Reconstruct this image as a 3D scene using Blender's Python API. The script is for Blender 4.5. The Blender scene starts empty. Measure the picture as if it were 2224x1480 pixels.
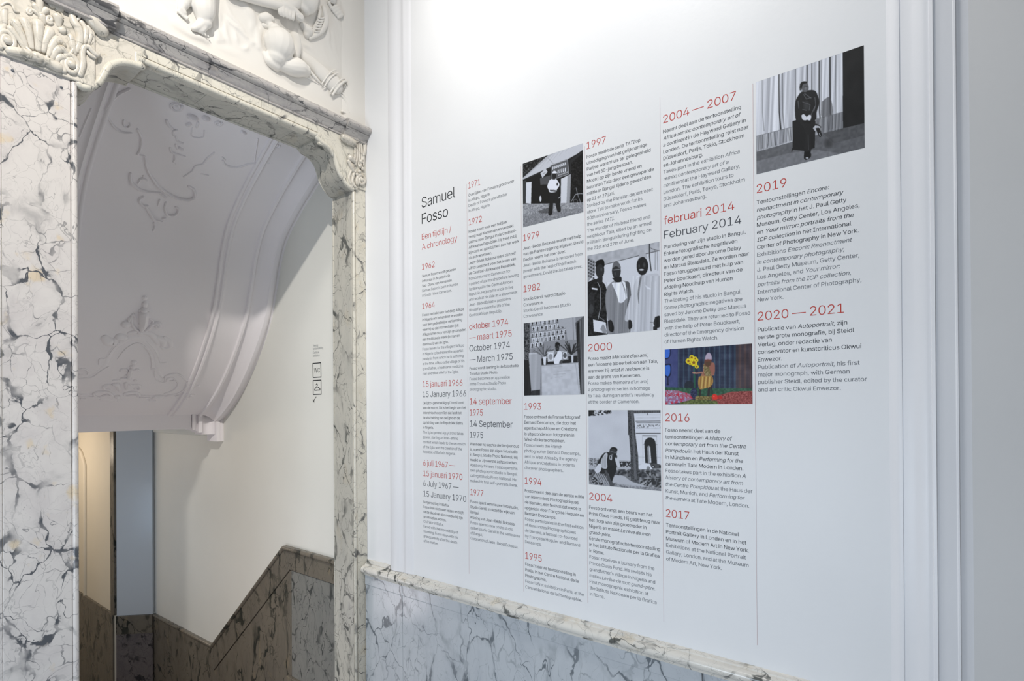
import bpy, bmesh, math, random
import numpy as np
from mathutils import Vector, Matrix
random.seed(5)
EYE = 1.75                      # the camera stands at X=Y=0, its eye 1.75 m above the landing
XW, YA, XS = 1.8, 2.35575, 1.82 # text wall X=XW, arch wall Y=YA, stair wall X=XS
sc = bpy.context.scene
COL = sc.collection
# ---------------------------------------------------------------- camera
F, CY, YAW, PITCH, ROLL = 1204.4936, 877.8269, 0.9090339, 0.00327676, 0.00640764
fw = Vector((math.sin(YAW)*math.cos(PITCH), math.cos(YAW)*math.cos(PITCH), math.sin(PITCH)))
r0 = Vector((math.cos(YAW), -math.sin(YAW), 0)); d0 = -r0.cross(fw)
cr, sr = math.cos(ROLL), math.sin(ROLL)
RT = cr*r0 + sr*d0; DN = -sr*r0 + cr*d0
cd = bpy.data.cameras.new('camera'); cam = bpy.data.objects.new('camera', cd); COL.objects.link(cam)
M = Matrix((RT, -DN, -fw)).transposed().to_4x4(); M.translation = (0, 0, EYE); cam.matrix_world = M
cd.sensor_width = 36; cd.lens = F/2224*36; cd.shift_y = (CY-740)/2224; cd.clip_start = .02
sc.camera = cam
# ---------------------------------------------------------------- light
sc.view_settings.view_transform = 'Standard'; sc.view_settings.look = 'None'
sc.view_settings.gamma = 1; sc.view_settings.use_curve_mapping = False
sc.view_settings.exposure = 0.07
w = bpy.data.worlds.new('world'); sc.world = w; w.use_nodes = True
bg = w.node_tree.nodes['Background']; bg.inputs[0].default_value = (.90, .95, 1.0, 1); bg.inputs[1].default_value = .30
def lamp(name, kind, loc, aim, power, color, size=.1, spot=None, blend=.5):
    l = bpy.data.lights.new(name, kind); l.energy = power; l.color = color
    if kind == 'AREA': l.size = size
    elif kind != 'SUN': l.shadow_soft_size = size
    if kind == 'SPOT': l.spot_size = math.radians(spot); l.spot_blend = blend
    o = bpy.data.objects.new(name, l); COL.objects.link(o); o.location = loc
    o.rotation_euler = (Vector(aim)-Vector(loc)).to_track_quat('-Z', 'Y').to_euler()
    return o
lamp('assumed_ceiling_spot', 'SPOT', (-.54, .3, 4.54), (1.15, 3.4, 1.75), 440, (1, .95, .88), .04, 54, 1.0)  # assumed lamp out of view, position worked back from the lintel's shadow edge
lamp('assumed_wall_washer', 'SPOT', (.80, 1.0, 4.6), (1.8, 1.0, 3.35), 166, (1, .97, .93), .12, 98, 1.0)  # assumed lamp, not seen, added for the glow high on the text wall
lamp('corner_fill', 'SPOT', (.85, 1.2, 4.6), (1.8, 2.15, 3.3), 34, (1, .94, .86), .08, 70, 1.0)  # added fill without a known source, brightens the top of the corner
lamp('assumed_daylight_fill', 'AREA', (-1.1, 1.0, 1.1), (1.8, 1.25, .9), 36, (.74, .86, 1.0), 1.1)  # assumed daylight, an unseen area light added for the bluish lower text wall
lamp('assumed_hall_lamp', 'POINT', (.95, 6.2, 1.35), (0, 0, 0), 9, (1, .85, .68), .15)  # assumed warm lamp out of view, added to light the cream wall
lamp('stairwell_fill', 'POINT', (.72, 3.25, .35), (0, 0, 0), 7.2, (1, .92, .96), .22)  # unseen fill added low in the stairwell to brighten the vault
lamp('stair_cool_fill', 'AREA', (.62, 4.6, .7), (1.7, 5.3, .9), 2.2, (.55, .75, 1.0), .5)  # invented cool source, put in to turn the pilaster bluish
# ---------------------------------------------------------------- materials
def newmat(name):
    m = bpy.data.materials.new(name); m.use_nodes = True
    return m, m.node_tree, m.node_tree.nodes['Principled BSDF']
def N(nt, t, **k):
    n = nt.nodes.new(t)
    for a, b in k.items(): setattr(n, a, b)
    return n
def math_(nt, op, a, b=None, c=None, clamp=False):
    n = N(nt, 'ShaderNodeMath', operation=op, use_clamp=clamp)
    for i, v in enumerate((a, b, c)):
        if v is None: continue
        if isinstance(v, (int, float)): n.inputs[i].default_value = v
        else: nt.links.new(v, n.inputs[i])
    return n.outputs[0]
def noise(nt, vec, scale, detail=4, rough=.5, dist=0):
    n = N(nt, 'ShaderNodeTexNoise'); n.inputs['Scale'].default_value = scale; n.inputs['Detail'].default_value = detail
    n.inputs['Roughness'].default_value = rough; n.inputs['Distortion'].default_value = dist
    nt.links.new(vec, n.inputs['Vector']); return n
def maprange(nt, v, a, b, c=0., d=1.):
    n = N(nt, 'ShaderNodeMapRange', interpolation_type='SMOOTHSTEP')
    nt.links.new(v, n.inputs[0])
    for i, x in enumerate((a, b, c, d)): n.inputs[i+1].default_value = x
    return n.outputs[0]
def mix(nt, f, a, b):
    n = N(nt, 'ShaderNodeMix', data_type='RGBA')
    nt.links.new(f, n.inputs[0])
    for i, v in ((6, a), (7, b)):
        if isinstance(v, tuple): n.inputs[i].default_value = (*v, 1)
        else: nt.links.new(v, n.inputs[i])
    return n.outputs[2]
def plaster(name, col, rough=.55, var=.03, bump=.15, spec=.3):
    m, nt, b = newmat(name); g = N(nt, 'ShaderNodeNewGeometry').outputs['Position']
    n = noise(nt, g, 1.7, 3); f = maprange(nt, n.outputs[0], .3, .7)
    c1 = tuple(max(0, x-var) for x in col)
    nt.links.new(mix(nt, f, col, c1), b.inputs['Base Color'])
    b.inputs['Roughness'].default_value = rough; b.inputs['Specular IOR Level'].default_value = spec
    n2 = noise(nt, g, 60, 3); bp = N(nt, 'ShaderNodeBump'); bp.inputs['Strength'].default_value = bump; bp.inputs['Distance'].default_value = .002
    nt.links.new(n2.outputs[0], bp.inputs['Height']); nt.links.new(bp.outputs[0], b.inputs['Normal'])
    return m
def marble(name, base, base2, vein, scale=1., stretch=(1, 1, 1), rot=(0, 0, 0), seed=0, amt=1., cloud=.5, yellow=0., rough=.22, big=.5, fine=1.):
    m, nt, b = newmat(name)
    g = N(nt, 'ShaderNodeNewGeometry').outputs['Position']
    mp = N(nt, 'ShaderNodeMapping'); nt.links.new(g, mp.inputs[0])
    mp.inputs['Location'].default_value = (seed*3.1, seed*1.7, seed*.9)
    mp.inputs['Rotation'].default_value = rot; mp.inputs['Scale'].default_value = tuple(s*scale for s in stretch)
    v = mp.outputs[0]
    # warped coordinates
    def warp(src, freq, detail, amt_):
        wn = noise(nt, src, freq, detail, .5); wv = N(nt, 'ShaderNodeVectorMath', operation='SUBTRACT'); nt.links.new(wn.outputs[1], wv.inputs[0]); wv.inputs[1].default_value = (.5, .5, .5)
        ws = N(nt, 'ShaderNodeVectorMath', operation='MULTIPLY_ADD'); nt.links.new(wv.outputs[0], ws.inputs[0]); ws.inputs[1].default_value = (amt_,)*3; nt.links.new(src, ws.inputs[2]); return ws.outputs[0]
    p = warp(warp(v, 2.6, 3, .36), 13, 3, .05)
    def band_(dist, lo, hi, mask, k=1.):     # a vein whose width follows a slow mask
        wd = math_(nt, 'ADD', math_(nt, 'MULTIPLY', mask, hi-lo), lo)
        return math_(nt, 'MULTIPLY', maprange(nt, math_(nt, 'DIVIDE', dist, wd), .35, 1., 1., 0.), k)
    def cells(freq, off=0.):
        o = N(nt, 'ShaderNodeVectorMath', operation='ADD'); nt.links.new(p, o.inputs[0]); o.inputs[1].default_value = (off, off*.7, -off)
        vo = N(nt, 'ShaderNodeTexVoronoi', feature='DISTANCE_TO_EDGE'); vo.inputs['Scale'].default_value = freq; nt.links.new(o.outputs[0], vo.inputs['Vector']); return vo.outputs['Distance']
    def ridge(freq, off):
        o = N(nt, 'ShaderNodeVectorMath', operation='ADD'); nt.links.new(p, o.inputs[0]); o.inputs[1].default_value = (off, off*.7, -off)
        n = noise(nt, o.outputs[0], freq, 3, .5)
        return math_(nt, 'ABSOLUTE', math_(nt, 'SUBTRACT', n.outputs[0], .5))
    m1 = maprange(nt, noise(nt, v, 2.6, 3).outputs[0], .42, .66)
    m2 = maprange(nt, noise(nt, v, 7.5, 4, .6, .5).outputs[0], .44, .68)
    m3 = maprange(nt, noise(nt, v, 1.7, 2).outputs[0], .40, .60)
    ma = maprange(nt, noise(nt, v, 3.9, 3).outputs[0], .36, .56)
    bigv = math_(nt, 'MULTIPLY', band_(cells(3.4), .010, .10*big*2, m2), math_(nt, 'ADD', math_(nt, 'MULTIPLY', ma, .85), .08))
    midv = math_(nt, 'MULTIPLY', band_(ridge(3.6, 4.), .004, .016, m2), math_(nt, 'ADD', math_(nt, 'MULTIPLY', m1, .8), .15))
    finev = math_(nt, 'MULTIPLY', band_(cells(8.5, 3.), .012, .05, m2), math_(nt, 'ADD', math_(nt, 'MULTIPLY', m3, .55), .10))
    thin = math_(nt, 'MULTIPLY', band_(ridge(8, 9.), .004, .010, m1), math_(nt, 'ADD', math_(nt, 'MULTIPLY', ma, .35), .05))
    brk = maprange(nt, noise(nt, v, 12, 3, .6).outputs[0], .36, .56, .25, 1.)
    finev = math_(nt, 'MULTIPLY', math_(nt, 'MULTIPLY', finev, brk), fine); thin = math_(nt, 'MULTIPLY', math_(nt, 'MULTIPLY', thin, brk), fine)
    bigv = math_(nt, 'MULTIPLY', bigv, maprange(nt, noise(nt, v, 6, 3, .6).outputs[0], .34, .52, .3, 1.))
    s = math_(nt, 'MAXIMUM', bigv, math_(nt, 'MAXIMUM', midv, math_(nt, 'MAXIMUM', finev, thin)))
    halo = math_(nt, 'MULTIPLY', maprange(nt, math_(nt, 'DIVIDE', cells(3.4), .16), 0., 1., 1., 0.), math_(nt, 'MULTIPLY', m2, .35))
    s = math_(nt, 'MULTIPLY', math_(nt, 'MAXIMUM', s, halo), amt, clamp=True)
    cl = math_(nt, 'MULTIPLY', maprange(nt, noise(nt, p, 3.0, 8, .7).outputs[0], .42, .72), cloud)
    c = mix(nt, cl, base, base2)
    if yellow:
        yf = math_(nt, 'MULTIPLY', maprange(nt, noise(nt, v, 6, 3).outputs[0], .62, .72), yellow)
        c = mix(nt, yf, c, (.62, .45, .20))
    c = mix(nt, s, c, vein)
    nt.links.new(c, b.inputs['Base Color']); b.inputs['Roughness'].default_value = rough
    b.inputs['Specular IOR Level'].default_value = .45
    return m
def flat(name, col, rough=.6):
    m, nt, b = newmat(name); g = N(nt, 'ShaderNodeNewGeometry').outputs['Position']
    f = noise(nt, g, 40, 2).outputs[0]; nt.links.new(mix(nt, f, col, tuple(x*.92 for x in col)), b.inputs['Base Color'])
    b.inputs['Roughness'].default_value = rough; b.inputs['Specular IOR Level'].default_value = .2; return m
P_wall = plaster('wall_paint', (.84, .845, .855), .42)
P_dimmed = plaster('wall_paint_dimmed', (.66, .655, .65), .5)  # darker copy of the wall paint, dimmer light put into the colour
P_mould = plaster('moulding_paint', (.82, .82, .84), .35)
P_relief = plaster('relief_plaster', (.78, .755, .71), .6, .02)
P_stair = plaster('stair_wall_paint', (.79, .785, .735), .5)
P_vault = plaster('stucco_paint', (.89, .855, .875), .6, .02)
P_cream = plaster('cream_paint', (.78, .72, .60), .5)
P_pil = plaster('pilaster_blue_sheen', (.56, .61, .66), .25, .02, .1, .5)  # bluish sheen of reflected light put into the base colour
MB_pier = marble('pier_marble', (.61, .575, .545), (.50, .46, .45), (.085, .09, .10), 2.1, (1, 1, .8), (.2, .4, .3), 1, 1.1, .65, .45, .25, .56)
MB_cap = marble('capital_marble', (.62, .58, .51), (.44, .41, .35), (.14, .14, .12), 3.0, (1, 1, 1), (0, 0, 0), 3, .7, .5, .2, .3, .3)
MB_lint = marble('lintel_marble', (.64, .61, .53), (.50, .47, .40), (.10, .10, .10), 2.6, (1, 1, .7), (0, .5, 0), 5, 1.0, .6, .15, .25, .5)
MB_roll = marble('cornice_marble', (.47, .445, .42), (.25, .24, .255), (.07, .07, .075), 3.2, (.5, 1, 1), (0, .4, 0), 8, 1.0, .8, .1, .22, .6)
MB_jamb = marble('jamb_marble', (.52, .50, .44), (.38, .37, .34), (.07, .075, .07), 2.0, (1, 1, .55), (.4, .2, 0), 11, 1.0, .6, .1, .25, .5)
MB_dado = marble('dado_marble', (.52, .55, .58), (.42, .45, .49), (.10, .12, .14), 1.9, (1, 1, .6), (.5, 0, .2), 14, .95, .6, 0, .2, .35, .75)
MB_rail = marble('rail_marble', (.76, .73, .67), (.56, .54, .50), (.07, .075, .07), 2.4, (1, .8, 1), (.3, 0, 0), 17, 1.0, .55, .2, .2, .6)
MB_stair = marble('stair_marble', (.17, .15, .12), (.11, .10, .088), (.022, .025, .022), 1.6, (1, 1, .5), (.2, 0, 0), 21, 1.1, .7, .1, .25, .8)
MB_sgrey = marble('stair_grey_marble', (.22, .22, .205), (.165, .172, .165), (.045, .05, .05), 2.0, (1, 1, .55), (.4, .2, 0), 19, 1.0, .6, 0, .25, .5)
MB_dark = marble('dark_marble', (.17, .15, .15), (.10, .09, .10), (.02, .02, .025), 2.5, (1, 1, .9), (0, 0, 0), 25, 1.0, .8, 0, .2, 1.0)
MB_floor = marble('floor_marble', (.50, .48, .45), (.38, .37, .35), (.15, .15, .14), 1.5, (1, 1, 1), (0, 0, 0), 30, .8, .5, 0, .15, .4)
T_red = flat('red_vinyl', (.56, .065, .05)); T_dark = flat('dark_vinyl', (.035, .04, .05)); T_grey = flat('grey_vinyl', (.16, .17, .19))
T_black = flat('black_vinyl', (.015, .017, .02)); T_hg = flat('slate_vinyl', (.07, .075, .09)); T_rule = flat('rule_vinyl', (.70, .54, .54))
# ---------------------------------------------------------------- object helpers
def link(name, me, mat=None, parent=None, smooth=None):
    o = bpy.data.objects.new(name, me); COL.objects.link(o)
    if mat: me.materials.append(mat)
    if parent: o.parent = parent
    if smooth is not None:
        me.shade_smooth(); me.set_sharp_from_angle(angle=math.radians(smooth))
    return o
def thing(name, label, cat, loc, group=None):
    o = bpy.data.objects.new(name, None); COL.objects.link(o); o.location = loc; o.empty_display_size = .05
    o['label'] = label; o['category'] = cat
    if group: o['group'] = group
    return o
def par(o, root):   # keep world coordinates: meshes are written in world space
    o.parent = root; o.matrix_parent_inverse = Matrix.Translation(root.location).inverted(); return o
def sub(o, part): o.parent = part; o.matrix_parent_inverse = Matrix.Identity(4); return o     # a piece of a part
def tag(o, label, cat, group=None):
    o['label'] = label; o['category'] = cat
    if group: o['group'] = group
    return o
def struct_(o): o['kind'] = 'structure'; return o
def mesh(name, V, Fc, mat, root=None, smooth=None):
    me = bpy.data.meshes.new(name); me.from_pydata([tuple(v) for v in V], [], Fc); me.validate(); me.update()
    bm = bmesh.new(); bm.from_mesh(me); bmesh.ops.recalc_face_normals(bm, faces=bm.faces); bm.to_mesh(me); bm.free()
    o = link(name, me, mat, None, smooth)
    if root: par(o, root)
    return o
def box(name, x0, x1, y0, y1, z0, z1, mat, root=None, bev=0.0):
    V = [(x, y, z) for x in (x0, x1) for y in (y0, y1) for z in (z0, z1)]
    o = mesh(name, V, [(0, 1, 3, 2), (4, 6, 7, 5), (0, 4, 5, 1), (2, 3, 7, 6), (0, 2, 6, 4), (1, 5, 7, 3)], mat, root)
    if bev:
        m = o.modifiers.new('b', 'BEVEL'); m.width = bev; m.segments = 2; m.limit_method = 'ANGLE'
    return o
def sweep(name, prof, axis, t0, t1, mat, root=None, smooth=40):
    """closed 2-D profile extruded along an axis"""
    n = len(prof)
    def P(a, b, t): return {'X': (t, a, b), 'Y': (a, t, b), 'Z': (a, b, t)}[axis]
    V = [P(a, b, t) for t in (t0, t1) for a, b in prof]
    Fc = [(i, (i+1) % n, n+(i+1) % n, n+i) for i in range(n)] + [tuple(range(n)), tuple(range(2*n-1, n-1, -1))]
    return mesh(name, V, Fc, mat, root, smooth)
def arc(cx, cy, r, a0, a1, n=8):
    return [(cx+r*math.cos(math.radians(a0+(a1-a0)*i/n)), cy+r*math.sin(math.radians(a0+(a1-a0)*i/n))) for i in range(n+1)]
def catmull(P, k):
    P = [np.array(p, float) for p in P]
    if len(P) == 2: return [P[0]*(1-i/k)+P[1]*i/k for i in range(k+1)]
    Q = [2*P[0]-P[1]] + P + [2*P[-1]-P[-2]]; out = []
    for i in range(1, len(Q)-2):
        for j in range(k):
            t = j/k; a, b_, c, d = Q[i-1], Q[i], Q[i+1], Q[i+2]
            out.append(.5*((2*b_)+(-a+c)*t+(2*a-5*b_+4*c-d)*t*t+(-a+3*b_-3*c+d)*t**3))
    out.append(P[-1]); return out
def tube(P, R, up, ns=10, flat_=1.0):
    """rounded tube through 3-D points P with radii R; 'up' is the surface normal, flat_ scales along it"""
    P = [np.array(p, float) for p in P]; n = len(P); V = []; Fc = []
    rings = []
    T = [P[min(i+1, n-1)]-P[max(i-1, 0)] for i in range(n)]; T = [t/(np.linalg.norm(t)+1e-9) for t in T]
    for a in (75, 45, 20):
        s, c = math.sin(math.radians(a)), math.cos(math.radians(a)); rings.append((P[0]-T[0]*R[0]*s, R[0]*c, T[0], 0))
    for i in range(n): rings.append((P[i], R[i], T[i], i))
    for a in (20, 45, 75):
        s, c = math.sin(math.radians(a)), math.cos(math.radians(a)); rings.append((P[-1]+T[-1]*R[-1]*s, R[-1]*c, T[-1], n-1))
    for c, r, t, i in rings:
        u = np.array(up[i] if isinstance(up, list) else up, float)
        s = np.cross(t, u); s /= np.linalg.norm(s)+1e-9; uu = np.cross(s, t)
        for k in range(ns):
            a = 2*math.pi*k/ns; V.append(c + s*r*math.cos(a) + uu*r*math.sin(a)*flat_)
    m = len(rings)
    for i in range(m-1):
        for k in range(ns):
            Fc.append((i*ns+k, i*ns+(k+1) % ns, (i+1)*ns+(k+1) % ns, (i+1)*ns+k))
    Fc.append(tuple(range(ns))); Fc.append(tuple(range(m*ns-1, (m-1)*ns-1, -1)))
    return V, Fc
def join(parts):
    V = []; Fc = []
    for v, f in parts:
        o = len(V); V += list(v); Fc += [tuple(i+o for i in q) for q in f]
    return V, Fc
def fuse(name, parts, mat, root, voxel=.005, it=3):
    V, Fc = join(parts); o = mesh(name+'_raw', V, Fc, None)
    m = o.modifiers.new('r', 'REMESH'); m.mode = 'VOXEL'; m.voxel_size = voxel
    s = o.modifiers.new('s', 'SMOOTH'); s.iterations = it; s.factor = .5
    dg = bpy.context.evaluated_depsgraph_get(); me = bpy.data.meshes.new_from_object(o.evaluated_get(dg))
    old = o.data; bpy.data.objects.remove(o); bpy.data.meshes.remove(old)
    me.name = name; me.materials.clear(); ob = link(name, me, mat, None, 180)
    return par(ob, root)
# rays from the eye, used to find where on a wall, arch face or vault a seen point stands
def ray(x, y): return float((x-1112)/F)*RT + float((y-CY)/F)*DN + fw
def onX(x, y, c=XW): d = ray(x, y); d = d*(c/d.x); return Vector((d.x, d.y, d.z+EYE))
def onY(x, y, c=YA): d = ray(x, y); d = d*(c/d.y); return Vector((d.x, d.y, d.z+EYE))
def mpp(p):          # metres per photo pixel at a point
    return (Vector(p)-Vector((0, 0, EYE))).dot(fw)/F
Z = lambda z: z+EYE  # heights measured from the eye line
# ================================================================ the room shell
struct_(box('wall_back', -3.2, XW+.25, -1.35, -1.2, 0, 4.9, plaster('shading_wall_grey', (.42, .42, .43), .6)))  # unseen dark wall, added to shade the right end of the text wall
struct_(box('floor', -3.2, 3.2, -1.2, 3.12, -.12, 0, MB_floor))
struct_(box('wall_right', XW, XW+.25, -.03, YA, 0, 4.9, P_wall))
struct_(box('wall_right', XW, XW+.25, -1.2, -.0305, 0, 4.9, P_dimmed))  # same wall, split off to carry the painted dimness
o = sweep('wall_front', [(.46, 0), (.46, Z(1.30)), (1.76, Z(1.30)), (1.76, 0), (XW+.25, 0), (XW+.25, 4.9), (-3.2, 4.9), (-3.2, 0)], 'Y', YA+.031, YA+.165, P_relief, None, None); struct_(o)
struct_(box('wall_right', XS, XS+.2, YA+.165, 5.221, -1.6, 4.4, P_stair))
struct_(box('wall_left', .34, .46, YA+.165, 8.0, -1.6, 4.4, P_stair))
struct_(box('wall_back', .34, 2.0, 7.4, 7.55, -1.6, 4.4, P_cream))
# the vaulted stair soffit: one profile in Y and Z, ruled along X
PROF = [(2.45, 1.56), (2.60, 1.455), (2.829, 1.313), (3.011, 1.19), (3.17, 1.05), (3.255, .90), (3.307, .741), (3.385, .545), (3.55, .318), (3.733, .135), (3.88, .03), (4.02, -.045)]
PF = catmull(PROF, 14)
PFn = []
for i in range(len(PF)):
    t = PF[min(i+1, len(PF)-1)]-PF[max(i-1, 0)]; t /= np.linalg.norm(t); PFn.append(np.array([t[1], -t[0]]))   # towards the viewer, down
def vault_at(px, py, h=0.):
    d = ray(px, py); best = None
    for i in range(len(PF)-1):
        a = PF[i][1]-PF[i][0]*d.z/d.y; b_ = PF[i+1][1]-PF[i+1][0]*d.z/d.y
        if (a > 0) != (b_ > 0):
            t = a/(a-b_); q = PF[i]*(1-t)+PF[i+1]*t; n = PFn[i]*(1-t)+PFn[i+1]*t; best = (q, n); break
    if best is None:
        i = min(range(len(PF)), key=lambda k: abs(PF[k][1]-PF[k][0]*d.z/d.y)); best = (PF[i], PFn[i])
    q, n = best; x = d.x*q[0]/d.y
    return np.array([x, q[0]+n[0]*h, q[1]+EYE+n[1]*h]), np.array([0, n[0], n[1]])
def vault_strip(name, xs, hs, mat, root=None, i0=0, i1=None):
    i1 = i1 or len(PF); V = []; Fc = []; m = len(xs)
    for q, n in list(zip(PF, PFn))[i0:i1]:
        for x, h in zip(xs, hs): V.append((x, q[0]+n[0]*h, q[1]+EYE+n[1]*h))
    for i in range(i1-i0-1):
        for k in range(m-1): Fc.append((i*m+k, i*m+k+1, (i+1)*m+k+1, (i+1)*m+k))
    return mesh(name, V, Fc, mat, root, 50)
vault = struct_(vault_strip('ceiling', [.46, .8, 1.1, 1.5, XS+.02], [0]*5, P_vault))
# raised bands that follow the vault along both walls
def band(side):
    prof = [(1.478, -.002), (1.480, .010), (1.487, .013), (1.494, .010), (1.498, .004), (1.506, .004), (1.510, .012), (1.520, .014), (1.526, .006), (1.54, .003), (1.66, .003),
            (1.668, .006), (1.672, .020), (1.684, .022), (1.690, .012), (1.70, .008), (1.72, .012), (1.742, .026), (1.758, .045), (1.764, .050), (1.768, .060), (1.785, .062), (1.80, .058), (1.806, .05), (1.83, .05)]
    if side < 0: prof = [(2.31-x, h) for x, h in prof]
    o = vault_strip('trim_1' if side > 0 else 'trim_2', [p[0] for p in prof], [p[1] for p in prof], P_vault); return struct_(o)
band(1); band(-1)
# beam at the foot of the vault, with its stepped end mouldings
bm_root = thing('plaster_beam', 'smooth pale lilac plaster beam at the foot of the stair vault', 'beam', (1.1, 4.02, Z(-.14)))
box('beam_face', .46, 1.625, 4.014, 4.30, Z(-.140), Z(.035), P_vault, bm_root)
for x0, x1, yf, zb, zt in ((1.629, 1.650, 4.006, -.150, .03), (1.650, 1.668, 4.020, -.158, .02), (1.668, 1.692, 4.004, -.170, .02)):
    box('stepped_fillet', x0, x1, yf, 4.12, Z(zb), Z(zt), P_vault, bm_root, .002)
cav = [(1.692, 4.004), (1.705, 4.022), (1.725, 4.030), (1.745, 4.026), (1.762, 4.010), (1.770, 3.995), (1.770, 4.12), (1.692, 4.12)]
sweep('cavetto', cav, 'Z', Z(-.185), Z(0), P_vault, bm_root, 40)
sweep('wall_fillet', [(1.772, 3.985), (1.776, 3.978), (1.795, 3.975), (1.80, 3.982), (1.806, 3.976), (XS, 3.976), (XS, 4.12), (1.772, 4.12)], 'Z', Z(-.235), Z(-.02), P_vault, bm_root, 30)
struct_(box('ceiling', .34, 2.05, 4.12, 7.5, Z(-.145), Z(-.05), P_vault))
struct_(box('ceiling', .34, 2.05, YA+.16, 7.5, 4.4, 4.5, P_vault))
struct_(sweep('trim_3', [(XS, Z(-.146)), (XS-.05, Z(-.146)), (XS-.045, Z(-.165)), (XS-.02, Z(-.18)), (XS-.012, Z(-.20)), (XS, Z(-.205))], 'Y', 4.12, 5.24, P_stair, None, 40))
# chamfered pilaster and cream wall at the far end
def quadwall(name, a, b, z0, z1, mat, root=None, th=.04):
    a = Vector((*a, 0)); b = Vector((*b, 0)); d = (b-a).normalized(); n = Vector((d.y, -d.x, 0)) * th
    V = [(*(p.xy), z) for p in (a, b, b+n, a+n) for z in (z0, z1)]
    return mesh(name, V, [(0, 2, 3, 1), (2, 4, 5, 3), (4, 6, 7, 5), (6, 0, 1, 7), (0, 6, 4, 2), (1, 3, 5, 7)], mat, root)
pr = thing('corner_pilaster', 'pilaster with a blue-grey sheen between the cream panel and the stair wall', 'pilaster', (1.72, 5.32, -1))
quadwall('shaft', (1.628, 5.414), (1.824, 5.221), Z(-1.71), Z(-.145), P_pil, pr)
quadwall('dark_base', (1.622, 5.408), (1.820, 5.213), -1.6, Z(-1.86), MB_dark, pr)
quadwall('base_rail', (1.618, 5.404), (1.816, 5.206), Z(-1.86), Z(-1.712), MB_stair, pr)
quadwall('marble_edge_strip', (1.621, 5.475), (1.628, 5.414), Z(-1.71), Z(-.165), MB_stair, pr)
quadwall('edge_bead', (1.630, 5.411), (1.642, 5.399), Z(-1.71), Z(-.16), P_pil, pr, .02)
struct_(box('wall_right', 1.61, 1.80, 5.472, 7.4, -1.6, Z(-.145), P_cream))
cd_ = thing('cream_wall_dado', 'brown veined marble dado below the cream panelled wall', 'dado', (1.6, 6, -1.0))
for y0, y1 in ((5.476, 6.05), (6.054, 7.4)): box('slab', 1.598, 1.61, y0, y1, -1.6, Z(-1.80), MB_stair, cd_, .002)
box('rail', 1.592, 1.61, 5.476, 7.4, Z(-1.797), Z(-1.712), MB_stair, cd_, .003)
pm = thing('panel_moulding', 'beige raised moulding with a shouldered top on the cream wall', 'moulding', (1.6, 6.2, 0))
def onC(x, y): p = onX(x, y, 1.61); return (p.y, p.z)
mo = [onC(x, y) for x, y in [(187, 1292), (187, 1010), (184, 1000), (179, 984), (174, 977), (168, 975), (160, 975)]]
V, Fc = tube([(1.604, y, z) for y, z in mo], [.018]*len(mo), (1, 0, 0), 8, .9); mesh('moulding_bar', V, Fc, P_cream, pm, 50)
# lower hall floor, stair flight
struct_(box('floor', .34, 2.0, 4.15, 7.5, -1.72, -1.6, MB_floor))
st = thing('stair_flight', 'short marble stair flight descending through the archway', 'stairs', (1.1, 3.6, -.4))
for k in range(8):
    box('tread', .465, XS-.04, 3.12+k*.128, 3.12+(k+1)*.128+.015, -.2*(k+1)-.04, -.2*(k+1), MB_floor, st, .004)
    box('riser', .465, XS-.04, 3.12+k*.128-.005, 3.12+k*.128+.015, -.2*(k+1), -.2*k-.04, MB_floor, st)
# ---------------------------------------------------------------- dado on the stair wall
sd = thing('stair_dado', 'brownish veined marble dado that steps down along the stair wall', 'dado', (XS, 3.5, 0))
x0, x1 = XS-.016, XS
def polyX(name, pts, xa, xb, mat, root, bev=.0015):
    V = [(x, y, Z(z)) for x in (xa, xb) for y, z in pts]; n = len(pts)
    o = mesh(name, V, [tuple(range(n)), tuple(range(2*n-1, n-1, -1))]+[(i, (i+1) % n, n+(i+1) % n, n+i) for i in range(n)], mat, root)
    if bev: m = o.modifiers.new('b', 'BEVEL'); m.width = bev; m.segments = 1; m.limit_method = 'ANGLE'
    return o
A, B, C_, D = (2.53, -.84), (3.165, -.84), (4.125, -1.690), (5.20, -1.712)
def low(p, q): return (p[0], p[1]-q)
polyX('frieze', [A, B, (3.10, -.975), (2.53, -.975)], x0-.004, x1, MB_stair, sd)
polyX('frieze', [(B[0]+.002, B[1]-.002), C_, (4.10, -1.862), (3.104, -.978)], x0-.004, x1, MB_stair, sd)
polyX('frieze', [(C_[0]+.003, C_[1]-.002), D, (5.20, -1.86), (4.104, -1.862)], x0-.004, x1, MB_stair, sd)
polyX('slab', [(2.53, -.978), (3.085, -.978), (3.085, -1.75), (2.53, -1.75)], x0, x1, MB_sgrey, sd)
polyX('slab', [(3.089, -.978), (3.101, -.981), (3.62, -1.442), (3.62, -3.3), (3.089, -3.3)], x0, x1, MB_stair, sd)
polyX('slab', [(3.624, -1.446), (4.096, -1.865), (4.45, -1.865), (4.45, -3.3), (3.624, -3.3)], x0, x1, MB_stair, sd)
polyX('slab', [(4.454, -1.865), (5.20, -1.863), (5.20, -3.3), (4.454, -3.3)], x0, x1, MB_stair, sd)
pts = [(x0-.004, A[0], Z(A[1]-.013)), (x0-.004, B[0]-.004, Z(B[1]-.013))]
V, Fc = tube(pts, [.014]*2, (1, 0, 0), 12); mesh('rail', V, Fc, MB_stair, sd, 50)
V, Fc = tube([(x0-.004, B[0], Z(B[1]-.013)), (x0-.004, C_[0], Z(C_[1]-.012))], [.013]*2, (1, 0, 0), 12); mesh('rail', V, Fc, MB_stair, sd, 50)
V, Fc = tube([(x0-.002, C_[0], Z(C_[1]-.012)), (x0-.002, D[0], Z(D[1]-.01))], [.012]*2, (1, 0, 0), 12); mesh('rail', V, Fc, MB_stair, sd, 50)
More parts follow.
